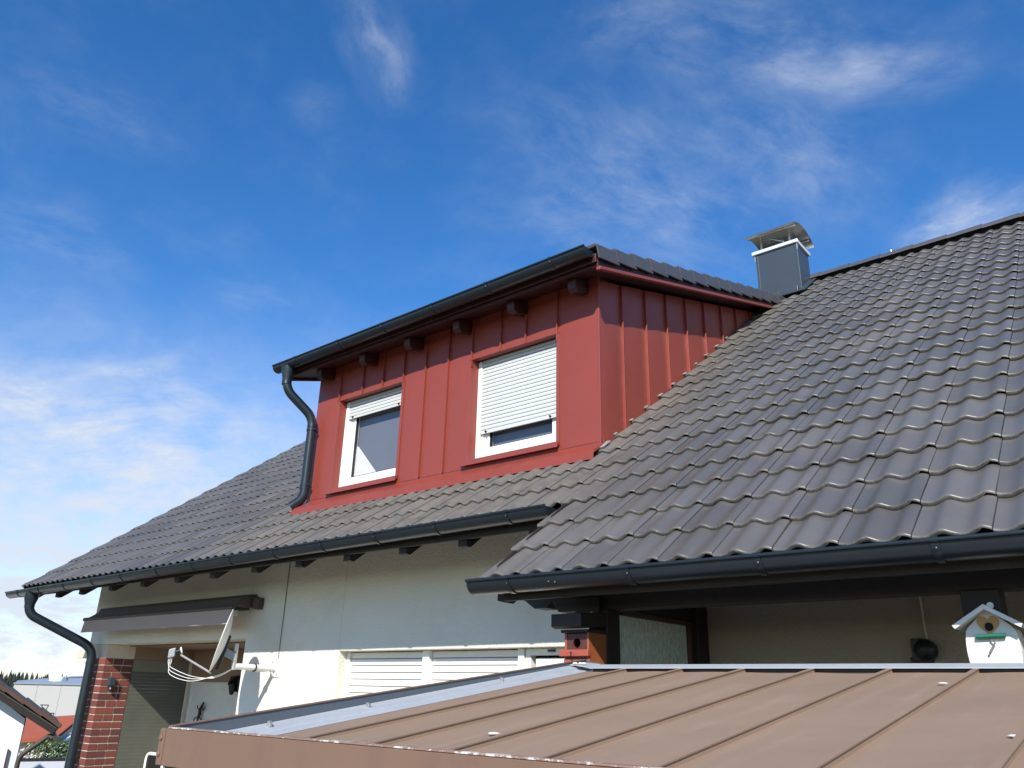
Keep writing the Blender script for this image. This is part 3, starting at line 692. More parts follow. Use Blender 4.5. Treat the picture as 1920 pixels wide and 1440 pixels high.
# side wall
dside = MB().prism([(DXR-.05, WY+.05, roofz(WY+.05)-.12), (DXR-.05, 9.4, roofz(9.4)-.12), (DXR-.05, 9.4, dz(9.4)-.24), (DXR-.05, WY+.05, dz(WY+.05)-.24)], (.025, 0, 0)).build('dormer_side', 'red_wood', house)
MB().prism([(DXL+.05, WY+.05, roofz(WY+.05)-.12), (DXL+.05, 9.4, roofz(9.4)-.12), (DXL+.05, 9.4, dz(9.4)-.24), (DXL+.05, WY+.05, dz(WY+.05)-.24)], (-.05, 0, 0)).build('dormer_side', 'red', house)
SY = [WY, 5.684, 6.118, 6.541, 6.974, 7.417, 7.872, 8.293, 8.74, 9.2]
for y0, y1 in zip(SY, SY[1:]):
    vs = []; fs = []; nx, nz = 10, 4
    for j in range(nz+1):
        for i in range(nx+1):
            y = y0+(y1-y0)*i/nx; zb = roofz(y)-.06; zt = max(dz(y)-.22, zb+.01); b = .008*math.sin(PI*i/nx)**.8
            if y0 == WY: b = .010*math.sin(PI*i/nx)**.7
            vs.append((DXR+b, y, zb+(zt-zb)*j/nz))
    k = nx+1
    for j in range(nz):
        for i in range(nx): fs.append((j*k+i, j*k+i+1, (j+1)*k+i+1, (j+1)*k+i))
    MB().add(vs, fs).build('cladding_panel', 'red', dside, smooth='all')
for y in SY[1:-1]:
    MB().box(DXR-.004, DXR+.028, y-.005, y+.005, roofz(y)-.03, dz(y)-.23).build('standing_seam', 'red', dside, bevel=.002)
# step flashing where the side meets the tiles (dressed over the tile noses)
rnd = random.Random(4)
for r in range(7, 17):
    p = roofp(DXR+.012, r*G+.01, .004); MB().obox(p + E2*.01, (E1, E2, EN), (.012+rnd.uniform(0, .012), .02+rnd.uniform(0, .02), .005)).build('step_flashing', 'lead', dside, bevel=.002)
# windows of the dormer
def dormer_window(wn, zsh, label, slat_h=.0385, pale_wedge=False):
    x0, x1, z0, z1 = wn; yf = 5.425
    fr = MB()
    fr.box(x0+.002, x0+.07, yf, yf+.07, z0, z1); fr.box(x1-.07, x1-.002, yf, yf+.07, z0, z1); fr.box(x0+.07, x1-.07, yf, yf+.07, z0, z0+.055); fr.box(x0+.07, x1-.07, yf, yf+.07, z1-.055, z1)
    wd = fr.build('window', 'white_pvc', house, bevel=.004, label=label)
    sx0, sx1, sz0, sz1 = x0+.072, x1-.072, z0+.057, z1-.057; s = MB(); b = .068
    s.box(sx0, sx0+b, yf+.012, yf+.075, sz0, sz1); s.box(sx1-b, sx1, yf+.012, yf+.075, sz0, sz1); s.box(sx0+b, sx1-b, yf+.012, yf+.075, sz0, sz0+b); s.box(sx0+b, sx1-b, yf+.012, yf+.075, sz1-b, sz1)
    s.build('sash', 'white_pvc', wd, bevel=.005)
    g = MB(); gx0, gx1, gz0, gz1 = sx0+b, sx1-b, sz0+b, sz1-b
    g.box(gx0-.001, gx0+.008, yf+.022, yf+.05, gz0, gz1); g.box(gx1-.008, gx1+.001, yf+.022, yf+.05, gz0, gz1); g.box(gx0+.008, gx1-.008, yf+.022, yf+.05, gz0, gz0+.008)
    g.build('gasket', 'rubber', wd)
    MB().add([(gx0, yf+.04, gz0), (gx1, yf+.04, gz0), (gx1, yf+.04, gz1), (gx0, yf+.04, gz1)], [(0, 1, 2, 3)]).build('pane', 'glass', wd)
    MB().box(gx0-.05, gx1+.05, yf+.085, yf+.09, gz0-.05, gz1+.05).build('pane_backing', 'pane_backing', wd)  # added grey sheet: the look of the lit pane is put into its colour
    if pale_wedge: MB().prism([(gx0-.02, yf+.066, gz0-.02), (gx0+.40, yf+.066, gz0-.02), (gx0+.03, yf+.066, gz0+.36), (gx0-.02, yf+.066, gz0+.38)], (0, .004, 0)).build('pale_wedge', 'white_wood', wd)  # white triangle behind the lower left of the glass
    for xa, xb in ((x0+.004, x0+.05), (x1-.05, x1-.004)): MB().box(xa, xb, yf-.032, yf-.004, z0+.004, z1).build('guide_rail', 'white_pvc', wd, bevel=.003)
    # roller shutter, slat by slat, down to zsh
    k = 0; zt = z1 + .05
    while zt - slat_h > zsh + .012:
        pr = [(x0+.052, yf-.006, zt), (x0+.052, yf-.0195, zt-.003), (x0+.052, yf-.0225, zt-slat_h*.4), (x0+.052, yf-.0205, zt-slat_h+.004), (x0+.052, yf-.006, zt-slat_h+.002)]
        MB().prism(pr, (x1-x0-.104, 0, 0)).build('slat', 'shutter', wd); zt -= slat_h
    eb = MB().box(x0+.052, x1-.052, yf-.022, yf-.006, zsh, zt-.002).build('end_bar', 'shutter', wd, bevel=.003)
    for xx in (x0+.13, x1-.13): MB().tube([(xx, yf-.022, zsh+.018), (xx, yf-.04, zsh+.018), (xx+.012, yf-.045, zsh+.004)], .008, 8).build('stop', 'black', wd)
    # red sheet reveals and sill
    MB().prism([(x0-.045, WY-.016, z0-.03), (x0-.012, WY-.016, z0-.03), (x0+.001, yf-.034, z0-.03), (x0+.001, yf+.0, z0-.03), (x0-.045, yf, z0-.03)], (0, 0, z1-z0+.028)).build('jamb_trim', 'red_trim', wd, bevel=.002)
    MB().prism([(x1+.035, WY-.016, z0-.03), (x1+.001, WY-.016, z0-.03), (x1+.001, yf, z0-.03), (x1+.035, yf, z0-.03)], (0, 0, z1-z0+.028)).build('jamb_trim', 'red_trim', wd, bevel=.002)
    MB().box(x0-.045, x1+.035, WY-.018, yf-.06, z1, z1+.012).build('head_trim', 'red_trim', wd, bevel=.002)
    MB().prism([(x0-.075, WY-.048, z0-.072), (x0-.075, WY-.048, z0-.022), (x0-.075, yf+.0, z0-.001), (x0-.075, yf, z0-.03), (x0-.075, WY-.036, z0-.050), (x0-.075, WY-.036, z0-.072)], (x1-x0+.11, 0, 0)).build('sill', 'red_trim', wd, bevel=.002)
dormer_window(W1, 2.868, 'dormer window with its shutter mostly raised', pale_wedge=True)
dormer_window(W2, 2.318, 'dormer window with its shutter nearly down')
# dormer roof body, soffit, fascia, rafters
RXL, RXR = -7.66, -3.265
def dslab(mb, x0, x1, y0, y1, h0, h1):
    return mb.prism([(x0, y0, dz(y0)+h0), (x0, y1, dz(y1)+h0), (x0, y1, dz(y1)+h1), (x0, y0, dz(y0)+h1)], (x1-x0, 0, 0))
droof = dslab(MB(), RXL+.012, RXR-.012, 5.03, 9.45, -.175, -.06).build('dormer_roof', 'red_wood', house)
for xa, xb in ((RXR-.012, RXR+.006), (RXL-.006, RXL+.012)):
    dslab(MB(), xa, xb, 5.02, 9.3, -.186, -.095).build('fascia_board', 'red_wood', droof, bevel=.002)
    dslab(MB(), xa+.002, xb+(.024 if xa > -5 else -.004), 5.015, 9.3, -.212, -.180).build('drip_edge', 'red_trim', droof, bevel=.003)
dslab(MB(), RXL, RXR, 4.995, 5.018, -.135, -.05).build('eaves_board', 'red_wood', droof, bevel=.003)
for x in (-7.16, -6.41, -5.70, -5.0, -4.30, -3.60):
    MB().prism([(x-.043, 5.10, dz(5.10)-.18), (x-.043, 5.5, dz(5.5)-.18), (x-.043, 5.5, dz(5.5)-.315), (x-.043, 5.15, dz(5.15)-.315), (x-.043, 5.11, dz(5.15)-.285)], (.086, 0, 0)).build('rafter', 'red_wood', droof, bevel=.004)
gutter(-7.72, -3.285, 4.921, 3.542, 3.560, .071, [-7.299, -6.539, -5.827, -5.104, -4.394, -3.653], 'anthracite gutter along the dormer eave')
downpipe([(-7.50, 4.925, 3.47), (-7.50, 4.925, 3.23), (-7.345, 5.235, 2.93), (-7.345, 5.235, 1.985), (-7.44, 5.165, 1.895)], .052, 'anthracite downpipe of the dormer ending in an elbow on the tiles',
         [((-7.345, 5.235, 2.78), WY), ((-7.345, 5.235, 2.13), WY)], [((-7.50, 4.925, 3.30), (0, 0, 1)), ((-7.345, 5.235, 2.83), (0, 0, 1)), ((-7.345, 5.235, 2.10), (0, 0, 1))], (-7.50, 4.925, 3.478), .12)
MB().tube([(-7.425, 5.176, 1.909), (-7.447, 5.160, 1.888)], [.055, .056], 18).build('elbow_rim', 'anthracite', house, smooth=True)
# dormer tiles: the side tiles one by one, the field (out of sight from below) as one piece
def dormer_tiles():
    cl = math.atan(DS); cc, ss = math.cos(cl), math.sin(cl); g = .3165; rot = Matrix(((1, 0, 0, 0), (0, cc, -ss, 0), (0, ss, cc, 0), (0, 0, 0, 1)))
    nv = len(TILE.vertices); co = np.empty(nv*3); TILE.vertices.foreach_get('co', co); co = np.c_[co.reshape(-1, 3), np.ones(nv)]
    faces = [tuple(p.vertices) for p in TILE.polygons]; V = []; F = []; q = 0
    for k in range(14):
        for r in range(15):
            m = Matrix.Translation((-3.42-.3*k, 4.965 + r*g*cc, dz(4.965) + r*g*ss)) @ rot
            V.append(co @ np.array(m).T[:, :3]); F += [tuple(i + q*nv for i in f) for f in faces]; q += 1
    me = bpy.data.meshes.new('dormer_tile_field'); me.from_pydata(np.vstack(V).tolist(), [], F); me.update(); link('roof_tile', me, 'tile', droof, smooth=True, kind='stuff')
    # angled side tile: flat top flange and a vertical cheek
    L = .345; t = .014; H = .112
    def side(sgn):
        mb = MB(); pr = [(-.17, 0), (-.15, .018), (-.04, .022), (-.012, .020), (0, .008), (.002, -H), (-t, -H), (-t, -.004), (-.17, -.016)]
        a = [(sgn*(x+.003), 0, z+.017) for x, z in pr]; b = [(sgn*(x-.003), L, z-.012) for x, z in pr]; m = len(a)
        f = [(i, (i+1) % m, (i+1) % m+m, i+m) for i in range(m)] + [tuple(range(m))[::-1], tuple(range(m, 2*m))]
        mb.add(a+b, f if sgn > 0 else [x[::-1] for x in f]); return mb.mesh('verge_tile')
    for sgn, xe in ((1, RXR+.042), (-1, RXL-.042)):
        me = side(sgn); me.materials.append(M['tile_smooth'])
        for r in range(15):
            o = bpy.data.objects.new('verge_tile', me); C.objects.link(o); o.parent = droof
            o.matrix_basis = Matrix.Translation(-world_loc(droof)) @ Matrix.Translation((xe, 4.955 + r*g*cc, dz(4.955) - .012 + r*g*ss)) @ rot @ Matrix.Rotation(random.gauss(0, .004), 4, 'X')
            o.modifiers.new('bevel', 'BEVEL').width = .003
dormer_tiles()
# ------------------------------------------------------------------ chimney (part of the house)
def chimney():
    x0, x1, y0, y1 = -3.61, -3.035, 9.60, 10.04
    ch = MB().box(x0, x1, y0, y1, 4.7, 5.815).build('chimney', 'slate_metal', house, bevel=.004, label='slate grey clad chimney with a steel rain hood')
    for a, b, c_, d in ((x0-.004, x0+.03, y0-.004, y0+.001), (x1-.03, x1+.004, y0-.004, y0+.001), (x1-.001, x1+.004, y0+.001, y0+.03)): MB().box(a, b, c_, d, 4.7, 5.812).build('corner_fold', 'slate_metal', ch, bevel=.002)
    MB().box(x0-.045, x1+.025, y0-.03, y1+.03, 5.817, 5.866).build('cap', 'cap_metal', ch, bevel=.005)
    for x in (x0-.012, x1+.006): MB().box(x-.006, x+.006, y0-.006, y0+.012, 5.72, 5.815).build('clip', 'galv', ch)
    for x in (-3.535, -3.135):
        for y in (9.66, 9.98): MB().box(x-.012, x+.012, y-.012, y+.012, 5.866, 6.10).build('hood_post', 'steel', ch)
    MB().lathe((-3.33, 9.82, 5.85), (0, 0, 1), [(.12, 0), (.12, .10), (.108, .10), (.108, .0)], 24).build('flue', 'steel', ch, smooth=True)
    # curved hood: an arch whose axis runs along the ridge
    n = 18; hv = []; hf = []; xa, xb = -3.70, -2.985
    pts = []
    for i in range(n+1):
        t = i/n; y = 9.44 + .76*t; z = 6.05 + .11*(1-(2*t-1)**2)**.75; pts.append((y, z))
    pr = [(9.43, 6.032)] + pts + [(10.21, 6.032)]
    pr2 = pr + [(9.82+(y-9.82)*.985, z-.012) for y, z in pr[::-1]]
    MB().prism([(xa, y, z) for y, z in pr2], (xb-xa, 0, 0)).build('rain_hood', 'steel', ch, smooth=True)
    for y in (9.56, 10.08): MB().box(xa+.02, xb-.02, y-.012, y+.012, 6.065, 6.082).build('hood_rail', 'steel', ch)
    MB().tube([(-3.2, 9.60, 5.90), (-3.45, 9.78, 6.12)], .008, 8).build('brace', 'steel', ch)
    # flashing and saddle at the foot
    fl = MB(); slopebox(fl, x0-.10, x1+.09, (9.45-Y0)/CT, (10.0-Y0)/CT, .012, .022); fl.build('foot_flashing', 'slate_metal', ch)
    MB().prism([(x0+.25, 9.60, 5.02), (x0+.25, 9.40, 4.97), (x0+.25, 9.60, 5.25)], (-.02, 0, 0)).build('back_fold', 'slate_metal', ch)
    MB().box(x1-.21, x1-.02, 9.50, 9.598, 5.05, 5.135).build('front_fold', 'slate_metal', ch, bevel=.006)
chimney()
MB().tube([(-1.99, 10.10, 5.53), (-1.99, 10.10, 5.565)], .010, 8).build('clip', 'galv', house)

# ------------------------------------------------------------------ things on and by the house
def awning():
    a = thing('awning', (-9.8, WY, .8), 'taupe fabric awning rolled in above the loggia with hanging valance', 'awning')
    MB().prism([(-11.72, WY-.005, .99), (-11.72, 5.23, .985), (-11.72, 5.20, .93), (-11.72, 5.28, .86), (-11.72, WY-.005, .86)], (3.62, 0, 0)).build('housing', 'awning_dark', a, bevel=.004)
    vs = []; n = 24
    for i in range(n+1):
        x = -11.66 + 3.55*i/n
        for t in range(5):
            f = t/4; vs.append((x, 5.21 - .21*f, .955 - .135*f - .012*math.sin(PI*f)))
    MB().add(vs, [(i*5+j, (i+1)*5+j, (i+1)*5+j+1, i*5+j+1)[::-1] for i in range(n) for j in range(4)]).build('cover_fabric', 'awning', a, smooth='all')
    MB().tube([(-11.62, 4.995, .815), (-8.03, 4.995, .818)], .024, 12).build('front_bar', 'awning_dark', a, smooth=True)
    vs = []; n = 60
    for i in range(n+1):
        x = -11.585 + 3.53*i/n
        for j in range(6): f = j/5; vs.append((x, 4.985 - .012*f*math.sin(i*.55) - .02*f, .80 - .158*f))
    MB().add(vs, [(i*6+j, (i+1)*6+j, (i+1)*6+j+1, i*6+j+1)[::-1] for i in range(n) for j in range(5)]).build('valance', 'valance', a, smooth='all')
    MB().prism([(-8.085, 5.06, .86), (-8.085, 5.12, .94), (-8.085, WY-.003, .965), (-8.085, WY-.003, .84), (-8.085, 5.12, .83)], (.035, 0, 0)).build('bracket', 'awning_dark', a, bevel=.008)
    MB().box(-8.04, -7.95, 5.22, WY-.003, .82, .945).build('wall_bracket', 'awning_dark', a, bevel=.012)
    MB().tube([(-8.12, 5.24, .83), (-8.10, 5.05, .80), (-8.22, 5.02, .79)], .022, 10).build('folding_arm', 'grey_metal', a, smooth=True)
    MB().box(-8.07, -8.03, 5.0, 5.06, .735, .79).build('gear_eye', 'galv', a, bevel=.004)
awning()

def satellite_dish():
    px, wz = -7.586, .205
    d = thing('satellite_dish', (px, WY, wz), 'white satellite dish seen edge on, on a wall arm with trailing cables', 'satellite dish')
    MB().box(px-.075, px+.075, WY-.012, WY-.001, wz-.09, wz+.09).build('wall_plate', 'dish_white', d, bevel=.004)
    arm = MB().tube([(px, WY-.01, wz-.005), (px, 4.83, wz)], .030, 16).build('arm', 'dish_white', d, smooth=True)
    MB().tube([(px, WY-.012, wz-.08), (px, WY-.06, wz-.03)], .012, 8).build('strut', 'dish_white', d, smooth=True)
    MB().tube([(px, 4.815, wz-.035), (px, 4.815, wz+.215)], .024, 16).build('mast', 'galv', d, smooth=True)
    for x in (px-.05, px+.05):
        for z in (wz-.06, wz+.06): MB().lathe((x, WY-.012, z), (0, -1, 0), [(.010, 0), (.010, .006)], 6).build('bolt', 'galv', d)
    nd = Vector((-.545, -.839, .0)).normalized(); tilt = math.radians(13)
    nn = (nd*math.cos(tilt) + Vector((0, 0, math.sin(tilt)))).normalized(); up = Vector((0, 0, 1)); up = (up - nn*up.dot(nn)).normalized(); sd = nn.cross(up)
    c = Vector((px, 4.815, .452)) + nd*.155
    vs = []; fs = []; nr, na = 9, 40; a_, b_ = .285, .315
    for side in (0, 1):
        for j in range(nr+1):
            f = j/nr
            for k in range(na):
                an = 2*PI*k/na; dep = -.055*(1-f*f) - (.006 if side else 0); vs.append(c + sd*(a_*f*math.cos(an)) + up*(b_*f*math.sin(an)) + nn*dep)
    off = (nr+1)*na
    for j in range(nr):
        for k in range(na):
            q = (j*na+k, j*na+(k+1) % na, (j+1)*na+(k+1) % na, (j+1)*na+k); fs.append(q); fs.append(tuple(i+off for i in q[::-1]))
    for k in range(na): fs.append((nr*na+k, nr*na+(k+1) % na, nr*na+(k+1) % na+off, nr*na+k+off))
    MB().add(vs, fs).build('reflector', 'dish_white', d, smooth='all')
    MB().obox(c - nn*.065 - up*.11, (sd, up, nn), (.045, .17, .018)).build('back_rib', 'black', d, bevel=.006)
    q = Vector((px, 4.815, wz+.09)); mid = (q + c - nn*.07 - up*.1)/2
    MB().obox(mid, ((q-(c-nn*.07-up*.1)).normalized(), sd, Vector((0, 0, 1))), (.075, .032, .042)).build('clamp', 'dish_grey', d, bevel=.006)
    MB().tube([q + Vector((.035, -.02, .045)), q + Vector((-.05, .02, .045))], .006, 8).build('u_bolt', 'black', d)
    foot = c - up*(b_+.01) - nn*.03; lnb = Vector((-7.885, 4.35, .325))
    MB().tube([foot, foot + (lnb-foot)*.9 + Vector((0, 0, -.01))], .0105, 10).build('feed_arm', 'dish_grey', d, smooth=True)
    ax = (c - lnb).normalized()
    l = MB().obox(lnb - ax*.05, (ax, Vector((0, 0, 1)), ax.cross(Vector((0, 0, 1)))), (.032, .042, .03)).build('receiver', 'dish_grey', d, bevel=.008)
    MB().lathe(lnb - ax*.018, ax, [(.018, 0), (.018, .04), (.030, .042), (.031, .05)], 16).build('horn_clamp', 'black', l)
    MB().lathe(lnb + ax*.032, ax, [(.031, 0), (.034, .004), (.034, .012), (.02, .016)], 20).build('feed_cap', 'dish_white', l, smooth=True)
    base = lnb - ax*.05 + Vector((0, 0, -.045)); sdv = ax.cross(Vector((0, 0, 1))).normalized()
    for k in range(3):
        s = base + ax*(-.02+.014*k) + sdv*(.01*(k % 2))
        j = Vector((0, 0, .006*(k-1.5)))
        p = [s, s + Vector((0, 0, -.04)), s + Vector((.025-.012*k, .025-.012*k, -.085-.034*k)), Vector((-7.76, 4.46, .10-.024*k)), foot + Vector((-.0, -.0, -.035)) + j, Vector((px-.02, 4.72, .13)) + j, Vector((px-.025, 4.84, .185)) + j*.6, Vector((px-.03, 5.0, wz-.02)) + j, Vector((px-.034, 5.1, wz-.035)) + j, Vector((px-.01, 5.29, wz-.01)) + j, Vector((px+.03, WY-.012, wz+.07)) + j*.5]
        q_ = []
        for i in range(len(p)-1):                                    # Catmull-Rom through the points
            p0, p1, p2, p3 = p[max(i-1, 0)], p[i], p[i+1], p[min(i+2, len(p)-1)]
            for t in np.linspace(0, 1, 7)[:-1]: q_.append(.5*((2*p1) + (p2-p0)*t + (2*p0-5*p1+4*p2-p3)*t*t + (3*p1-p0-3*p2+p3)*t**3))
        MB().tube(q_ + [p[-1]], .0036, 7).build('cable', 'cable_white', d, smooth=True)
    for y in (5.06,): ring(MB(), (px, y, wz-.006), (0, 1, 0), .041, .005).build('cable_tie', 'black', d)
satellite_dish()

def pir_sensor():
    s = thing('motion_sensor', (-11.487, 5.45, .0), 'small grey motion sensor box on the brick pillar', 'sensor')
    MB().box(-11.486, -11.41, 5.40, 5.485, -.012, .092).build('housing', 'slate_metal', s, bevel=.008)
    MB().lathe((-11.43, 5.44, -.012), (0, 0, -1), [(.034, 0), (.034, .02), (.028, .05), (.012, .066)], 18).build('eye', 'black', s, smooth=True)
    MB().lathe((-11.43+.024, 5.425, -.045), (.8, -.5, -.2), [(.014, 0), (.014, .012)], 12).build('lens', 'galv', s)
pir_sensor()
def wall_ornament():
    o = thing('wall_ornament', (-11.09, 6.599, -.33), 'black iron lizard ornament on the loggia back wall', 'ornament')
    y = 6.592
    MB().tube([(-11.00, y, -.20), (-11.03, y, -.25), (-11.07, y, -.30), (-11.06, y, -.35), (-11.09, y, -.40), (-11.09, y, -.50)], [.012, .020, .024, .024, .018, .006], 10).build('body', 'black', o, smooth=True)
    for a, b, c_ in (((-11.05, y, -.28), (-10.97, y, -.30), (-10.96, y, -.26)), ((-11.06, y, -.29), (-11.14, y, -.28), (-11.15, y, -.24)), ((-11.08, y, -.39), (-11.0, y, -.42), (-10.98, y, -.46)), ((-11.09, y, -.39), (-11.17, y, -.40), (-11.19, y, -.45))):
        MB().tube([a, b, c_], .007, 7).build('leg', 'black', o, smooth=True)
wall_ornament()
def loggia_lantern():
    o = thing('wall_lantern', (-10.23, 6.6, .06), 'black carriage lantern on the loggia wall behind the dish', 'lantern')
    MB().prism([(-10.28, 6.52, .15), (-10.18, 6.52, .15), (-10.30, 6.48, .04), (-10.34, 6.52, .03), (-10.34, 6.60, .03), (-10.2, 6.6, .15)], (0, .03, 0)).build('hood', 'black', o, bevel=.004)
    MB().lathe((-10.25, 6.53, .05), (0, 0, -1), [(.05, 0), (.045, .06), (.03, .12), (.015, .14)], 14).build('lamp_body', 'black', o, smooth=True)
    MB().box(-10.28, -10.18, 6.57, 6.599, -.05, .16).build('backplate', 'black', o, bevel=.004)
loggia_lantern()
def patio_chair():
    o = thing('patio_chair', (-10.75, 5.95, GZ), 'patio chair with dark back and pale rounded frame inside the loggia', 'chair')
    f = fillet([(-11.02, 5.9, -1.45), (-11.02, 5.9, -.83), (-10.60, 5.9, -.83), (-10.52, 5.9, -1.45)], .09)
    MB().tube(f, .022, 10).build('back_frame', 'white_pvc', o, smooth=True)
    MB().box(-11.0, -10.56, 5.895, 5.905, -1.42, -.85).build('backrest', 'black', o)
    MB().box(-11.02, -10.52, 5.42, 5.89, -1.48, -1.45).build('seat', 'black', o, bevel=.008)
    for x in (-11.0, -10.54):
        for y in (5.44, 5.9): MB().tube([(x, y, -1.45), (x, y, GZ)], .018, 8).build('leg', 'white_pvc', o, smooth=True)
patio_chair()
def porch_lamp():
    o = thing('wall_lamp', (-1.24, WY, .28), 'black bulkhead lamp on the shaded porch wall', 'lamp')
    MB().box(-1.292, -1.235, WY-.06, WY+.001, .235, .365).build('backplate', 'black', o, bevel=.006)
    MB().box(-1.31, -1.19, WY-.05, WY+.001, .232, .262).build('foot', 'black', o, bevel=.006)
    MB().lathe((-1.222, WY+.001, .300), (0, -1, 0), [(.060, 0), (.064, .03), (.056, .07), (.03, .09)], 24).build('shade', 'black', o, smooth=True)
porch_lamp()
KB = 1.056      # the nest boxes hang on posts a little further in
def scale_thing(o, k):
    o.scale = (k, k, k); o.location = o.location*k
def brown_birdhouse():
    o = thing('birdhouse', (-2.54, 3.73, .1), 'brown wooden nest box with red perch bar on the porch post', 'birdhouse')
    y0 = 3.648
    for a, b in ((-2.622, -2.609), (-2.479, -2.466)): MB().box(a, b, y0-.004, 3.814, .02, .318).build('side_board', 'orange_wood', o, bevel=.002)
    # front board with a real round hole
    n = 28; cx, cz, r = -2.545, .265, .024; vs = []; fs = []; X0, X1, Q0, Q1 = -2.608, -2.480, .02, .313
    for y in (y0, y0+.012):
        for k in range(n):
            a = 2*PI*k/n; ca, sa = math.cos(a), math.sin(a); vs.append((cx+ca*r, y, cz+sa*r))
        for k in range(n):
            a = 2*PI*k/n; ca, sa = math.cos(a), math.sin(a); t = min(((X1-cx) if ca > 0 else (cx-X0))/max(abs(ca), 1e-6), ((Q1-cz) if sa > 0 else (cz-Q0))/max(abs(sa), 1e-6)); vs.append((cx+ca*t, y, cz+sa*t))
    for k in range(n):
        j = (k+1) % n; fs += [(k, j, n+j, n+k)[::-1], (2*n+k, 2*n+j, 3*n+j, 3*n+k), (k, 2*n+k, 2*n+j, j)[::-1]]
    MB().add(vs, fs).build('front_board', 'maroon_wood', o)
    MB().box(-2.607, -2.481, 3.76, 3.77, .02, .31).build('back_board', 'void', o)
    MB().prism([(-2.655, 3.565, .345), (-2.655, 3.565, .410), (-2.655, 3.80, .435), (-2.655, 3.80, .360), (-2.655, 3.60, .335)], (.195, 0, 0)).build('roof_board', 'dark_wood', o, bevel=.003)
    MB().box(-2.634, -2.463, 3.625, 3.80, .317, .333).build('under_board', 'dark_wood', o, bevel=.002)
    MB().box(-2.643, -2.457, y0-.028, y0-.001, .197, .231).build('perch_bar', 'perch_wood', o, bevel=.004)
    MB().tube([(-2.565, y0-.028, .218), (-2.555, y0-.05, .217), (-2.540, y0-.055, .213), (-2.542, y0-.055, .200)], .0032, 7).build('bent_nail', 'grey_metal', o)
    MB().box(-2.626, -2.462, y0-.006, y0-.001, .02, .185).build('lower_board', 'perch_wood', o, bevel=.002)
    scale_thing(o, KB)
brown_birdhouse()
def white_birdhouse():
    o = thing('birdhouse', (-.61, 3.75, .1), 'white birdhouse with ochre heart hole and green perch on the right post', 'birdhouse')
    y0, y1 = 3.68, 3.825; cx = -.608
    prof = [(-.083, .285), (-.090, .25), (-.093, .21), (-.090, .16), (-.080, .10), (-.066, .05), (.066, .05), (.080, .10), (.090, .16), (.093, .21), (.090, .25), (.083, .285), (0, .362)]
    MB().prism([(cx+x, y0+.012, z) for x, z in prof][::-1], (0, y1-y0-.014, 0)).build('body', 'white_wood', o, bevel=.003)
    # front plate with hole
    n = 40; hx, hz, r = cx-.002, .292, .0165; vs = []; fs = []
    def hit(ca, sa):
        best = 9
        for (ax, az), (bx, bz) in zip(prof, prof[1:]+prof[:1]):
            ax, bx = ax+cx-hx, bx+cx-hx; az, bz = az-hz, bz-hz; det = ca*(az-bz) - sa*(ax-bx)
            if abs(det) < 1e-9: continue
            t = (ax*(az-bz) - az*(ax-bx))/det; u = (ca*az - sa*ax)/det
            if t > 0 and -1e-6 <= u <= 1+1e-6: best = min(best, t)
        return best
    for y in (y0, y0+.0115):
        for k in range(n): a = 2*PI*k/n; vs.append((hx+math.cos(a)*r, y, hz+math.sin(a)*r))
        for k in range(n):
            a = 2*PI*k/n; t = hit(math.cos(a), math.sin(a)); vs.append((hx+math.cos(a)*t, y, hz+math.sin(a)*t))
    for k in range(n):
        j = (k+1) % n; fs += [(k, j, n+j, n+k)[::-1], (2*n+k, 2*n+j, 3*n+j, 3*n+k), (k, 2*n+k, 2*n+j, j)[::-1], (n+k, n+j, 3*n+j, 3*n+k)]
    MB().add(vs, fs).build('front_board', 'white_wood', o)
    MB().lathe((hx, y0+.0105, hz), (0, 1, 0), [(r+.002, 0), (r+.002, .001)], 20).build('hole', 'void', o)
    # heart shaped plate around the hole (ring so the hole stays open)
    hp = []; n = 40
    for k in range(n):
        a = 2*PI*k/n; x = 16*math.sin(a)**3; z = 13*math.cos(a)-5*math.cos(2*a)-2*math.cos(3*a)-math.cos(4*a); hp.append((x/16*.038, (z+2.5)/15*.040))
    vs = []; fs = []
    for y in (y0-.006, y0-.0005):
        for k in range(n): vs.append((hx+hp[k][0], y, hz+.002+hp[k][1]))
        for k in range(n): L_ = math.hypot(*hp[k]); vs.append((hx+hp[k][0]/L_*r*1.02, y, hz+hp[k][1]/L_*r*1.02))
    for k in range(n):
        j = (k+1) % n; fs += [(k, j, n+j, n+k), (k, 2*n+k, 2*n+j, j), (n+k, n+j, 3*n+j, 3*n+k)]
    MB().add(vs, fs).build('heart_plate', 'heart', o)
    MB().tube([(cx-.05, y0-.012, .2555), (cx+.05, y0-.012, .2585)], .0095, 10).build('perch', 'green', o, smooth=True)
    MB().tube([(cx-.001, y0-.001, .242), (cx-.001, y0-.012, .242), (cx+.012, y0-.016, .232), (cx-.014, y0-.016, .194)], .0036, 8).build('hook', 'nail', o, smooth=True)
    for sgn in (-1, 1):
        ex, ez = cx+sgn*.122, .297; d = Vector((ex-cx, 0, ez-.374)); nn = Vector((-d.z*sgn, 0, abs(d.x))).normalized()
        a = Vector((cx, y0-.055, .374)); b = Vector((ex, y0-.055, ez))
        pr = [a, b, b - nn*.017, Vector((cx, y0-.055, .374-.0205))]
        MB().prism(pr if sgn > 0 else pr[::-1], (0, .2, 0)).build('roof_board', 'white_wood', o, bevel=.002)
    scale_thing(o, KB)
white_birdhouse()

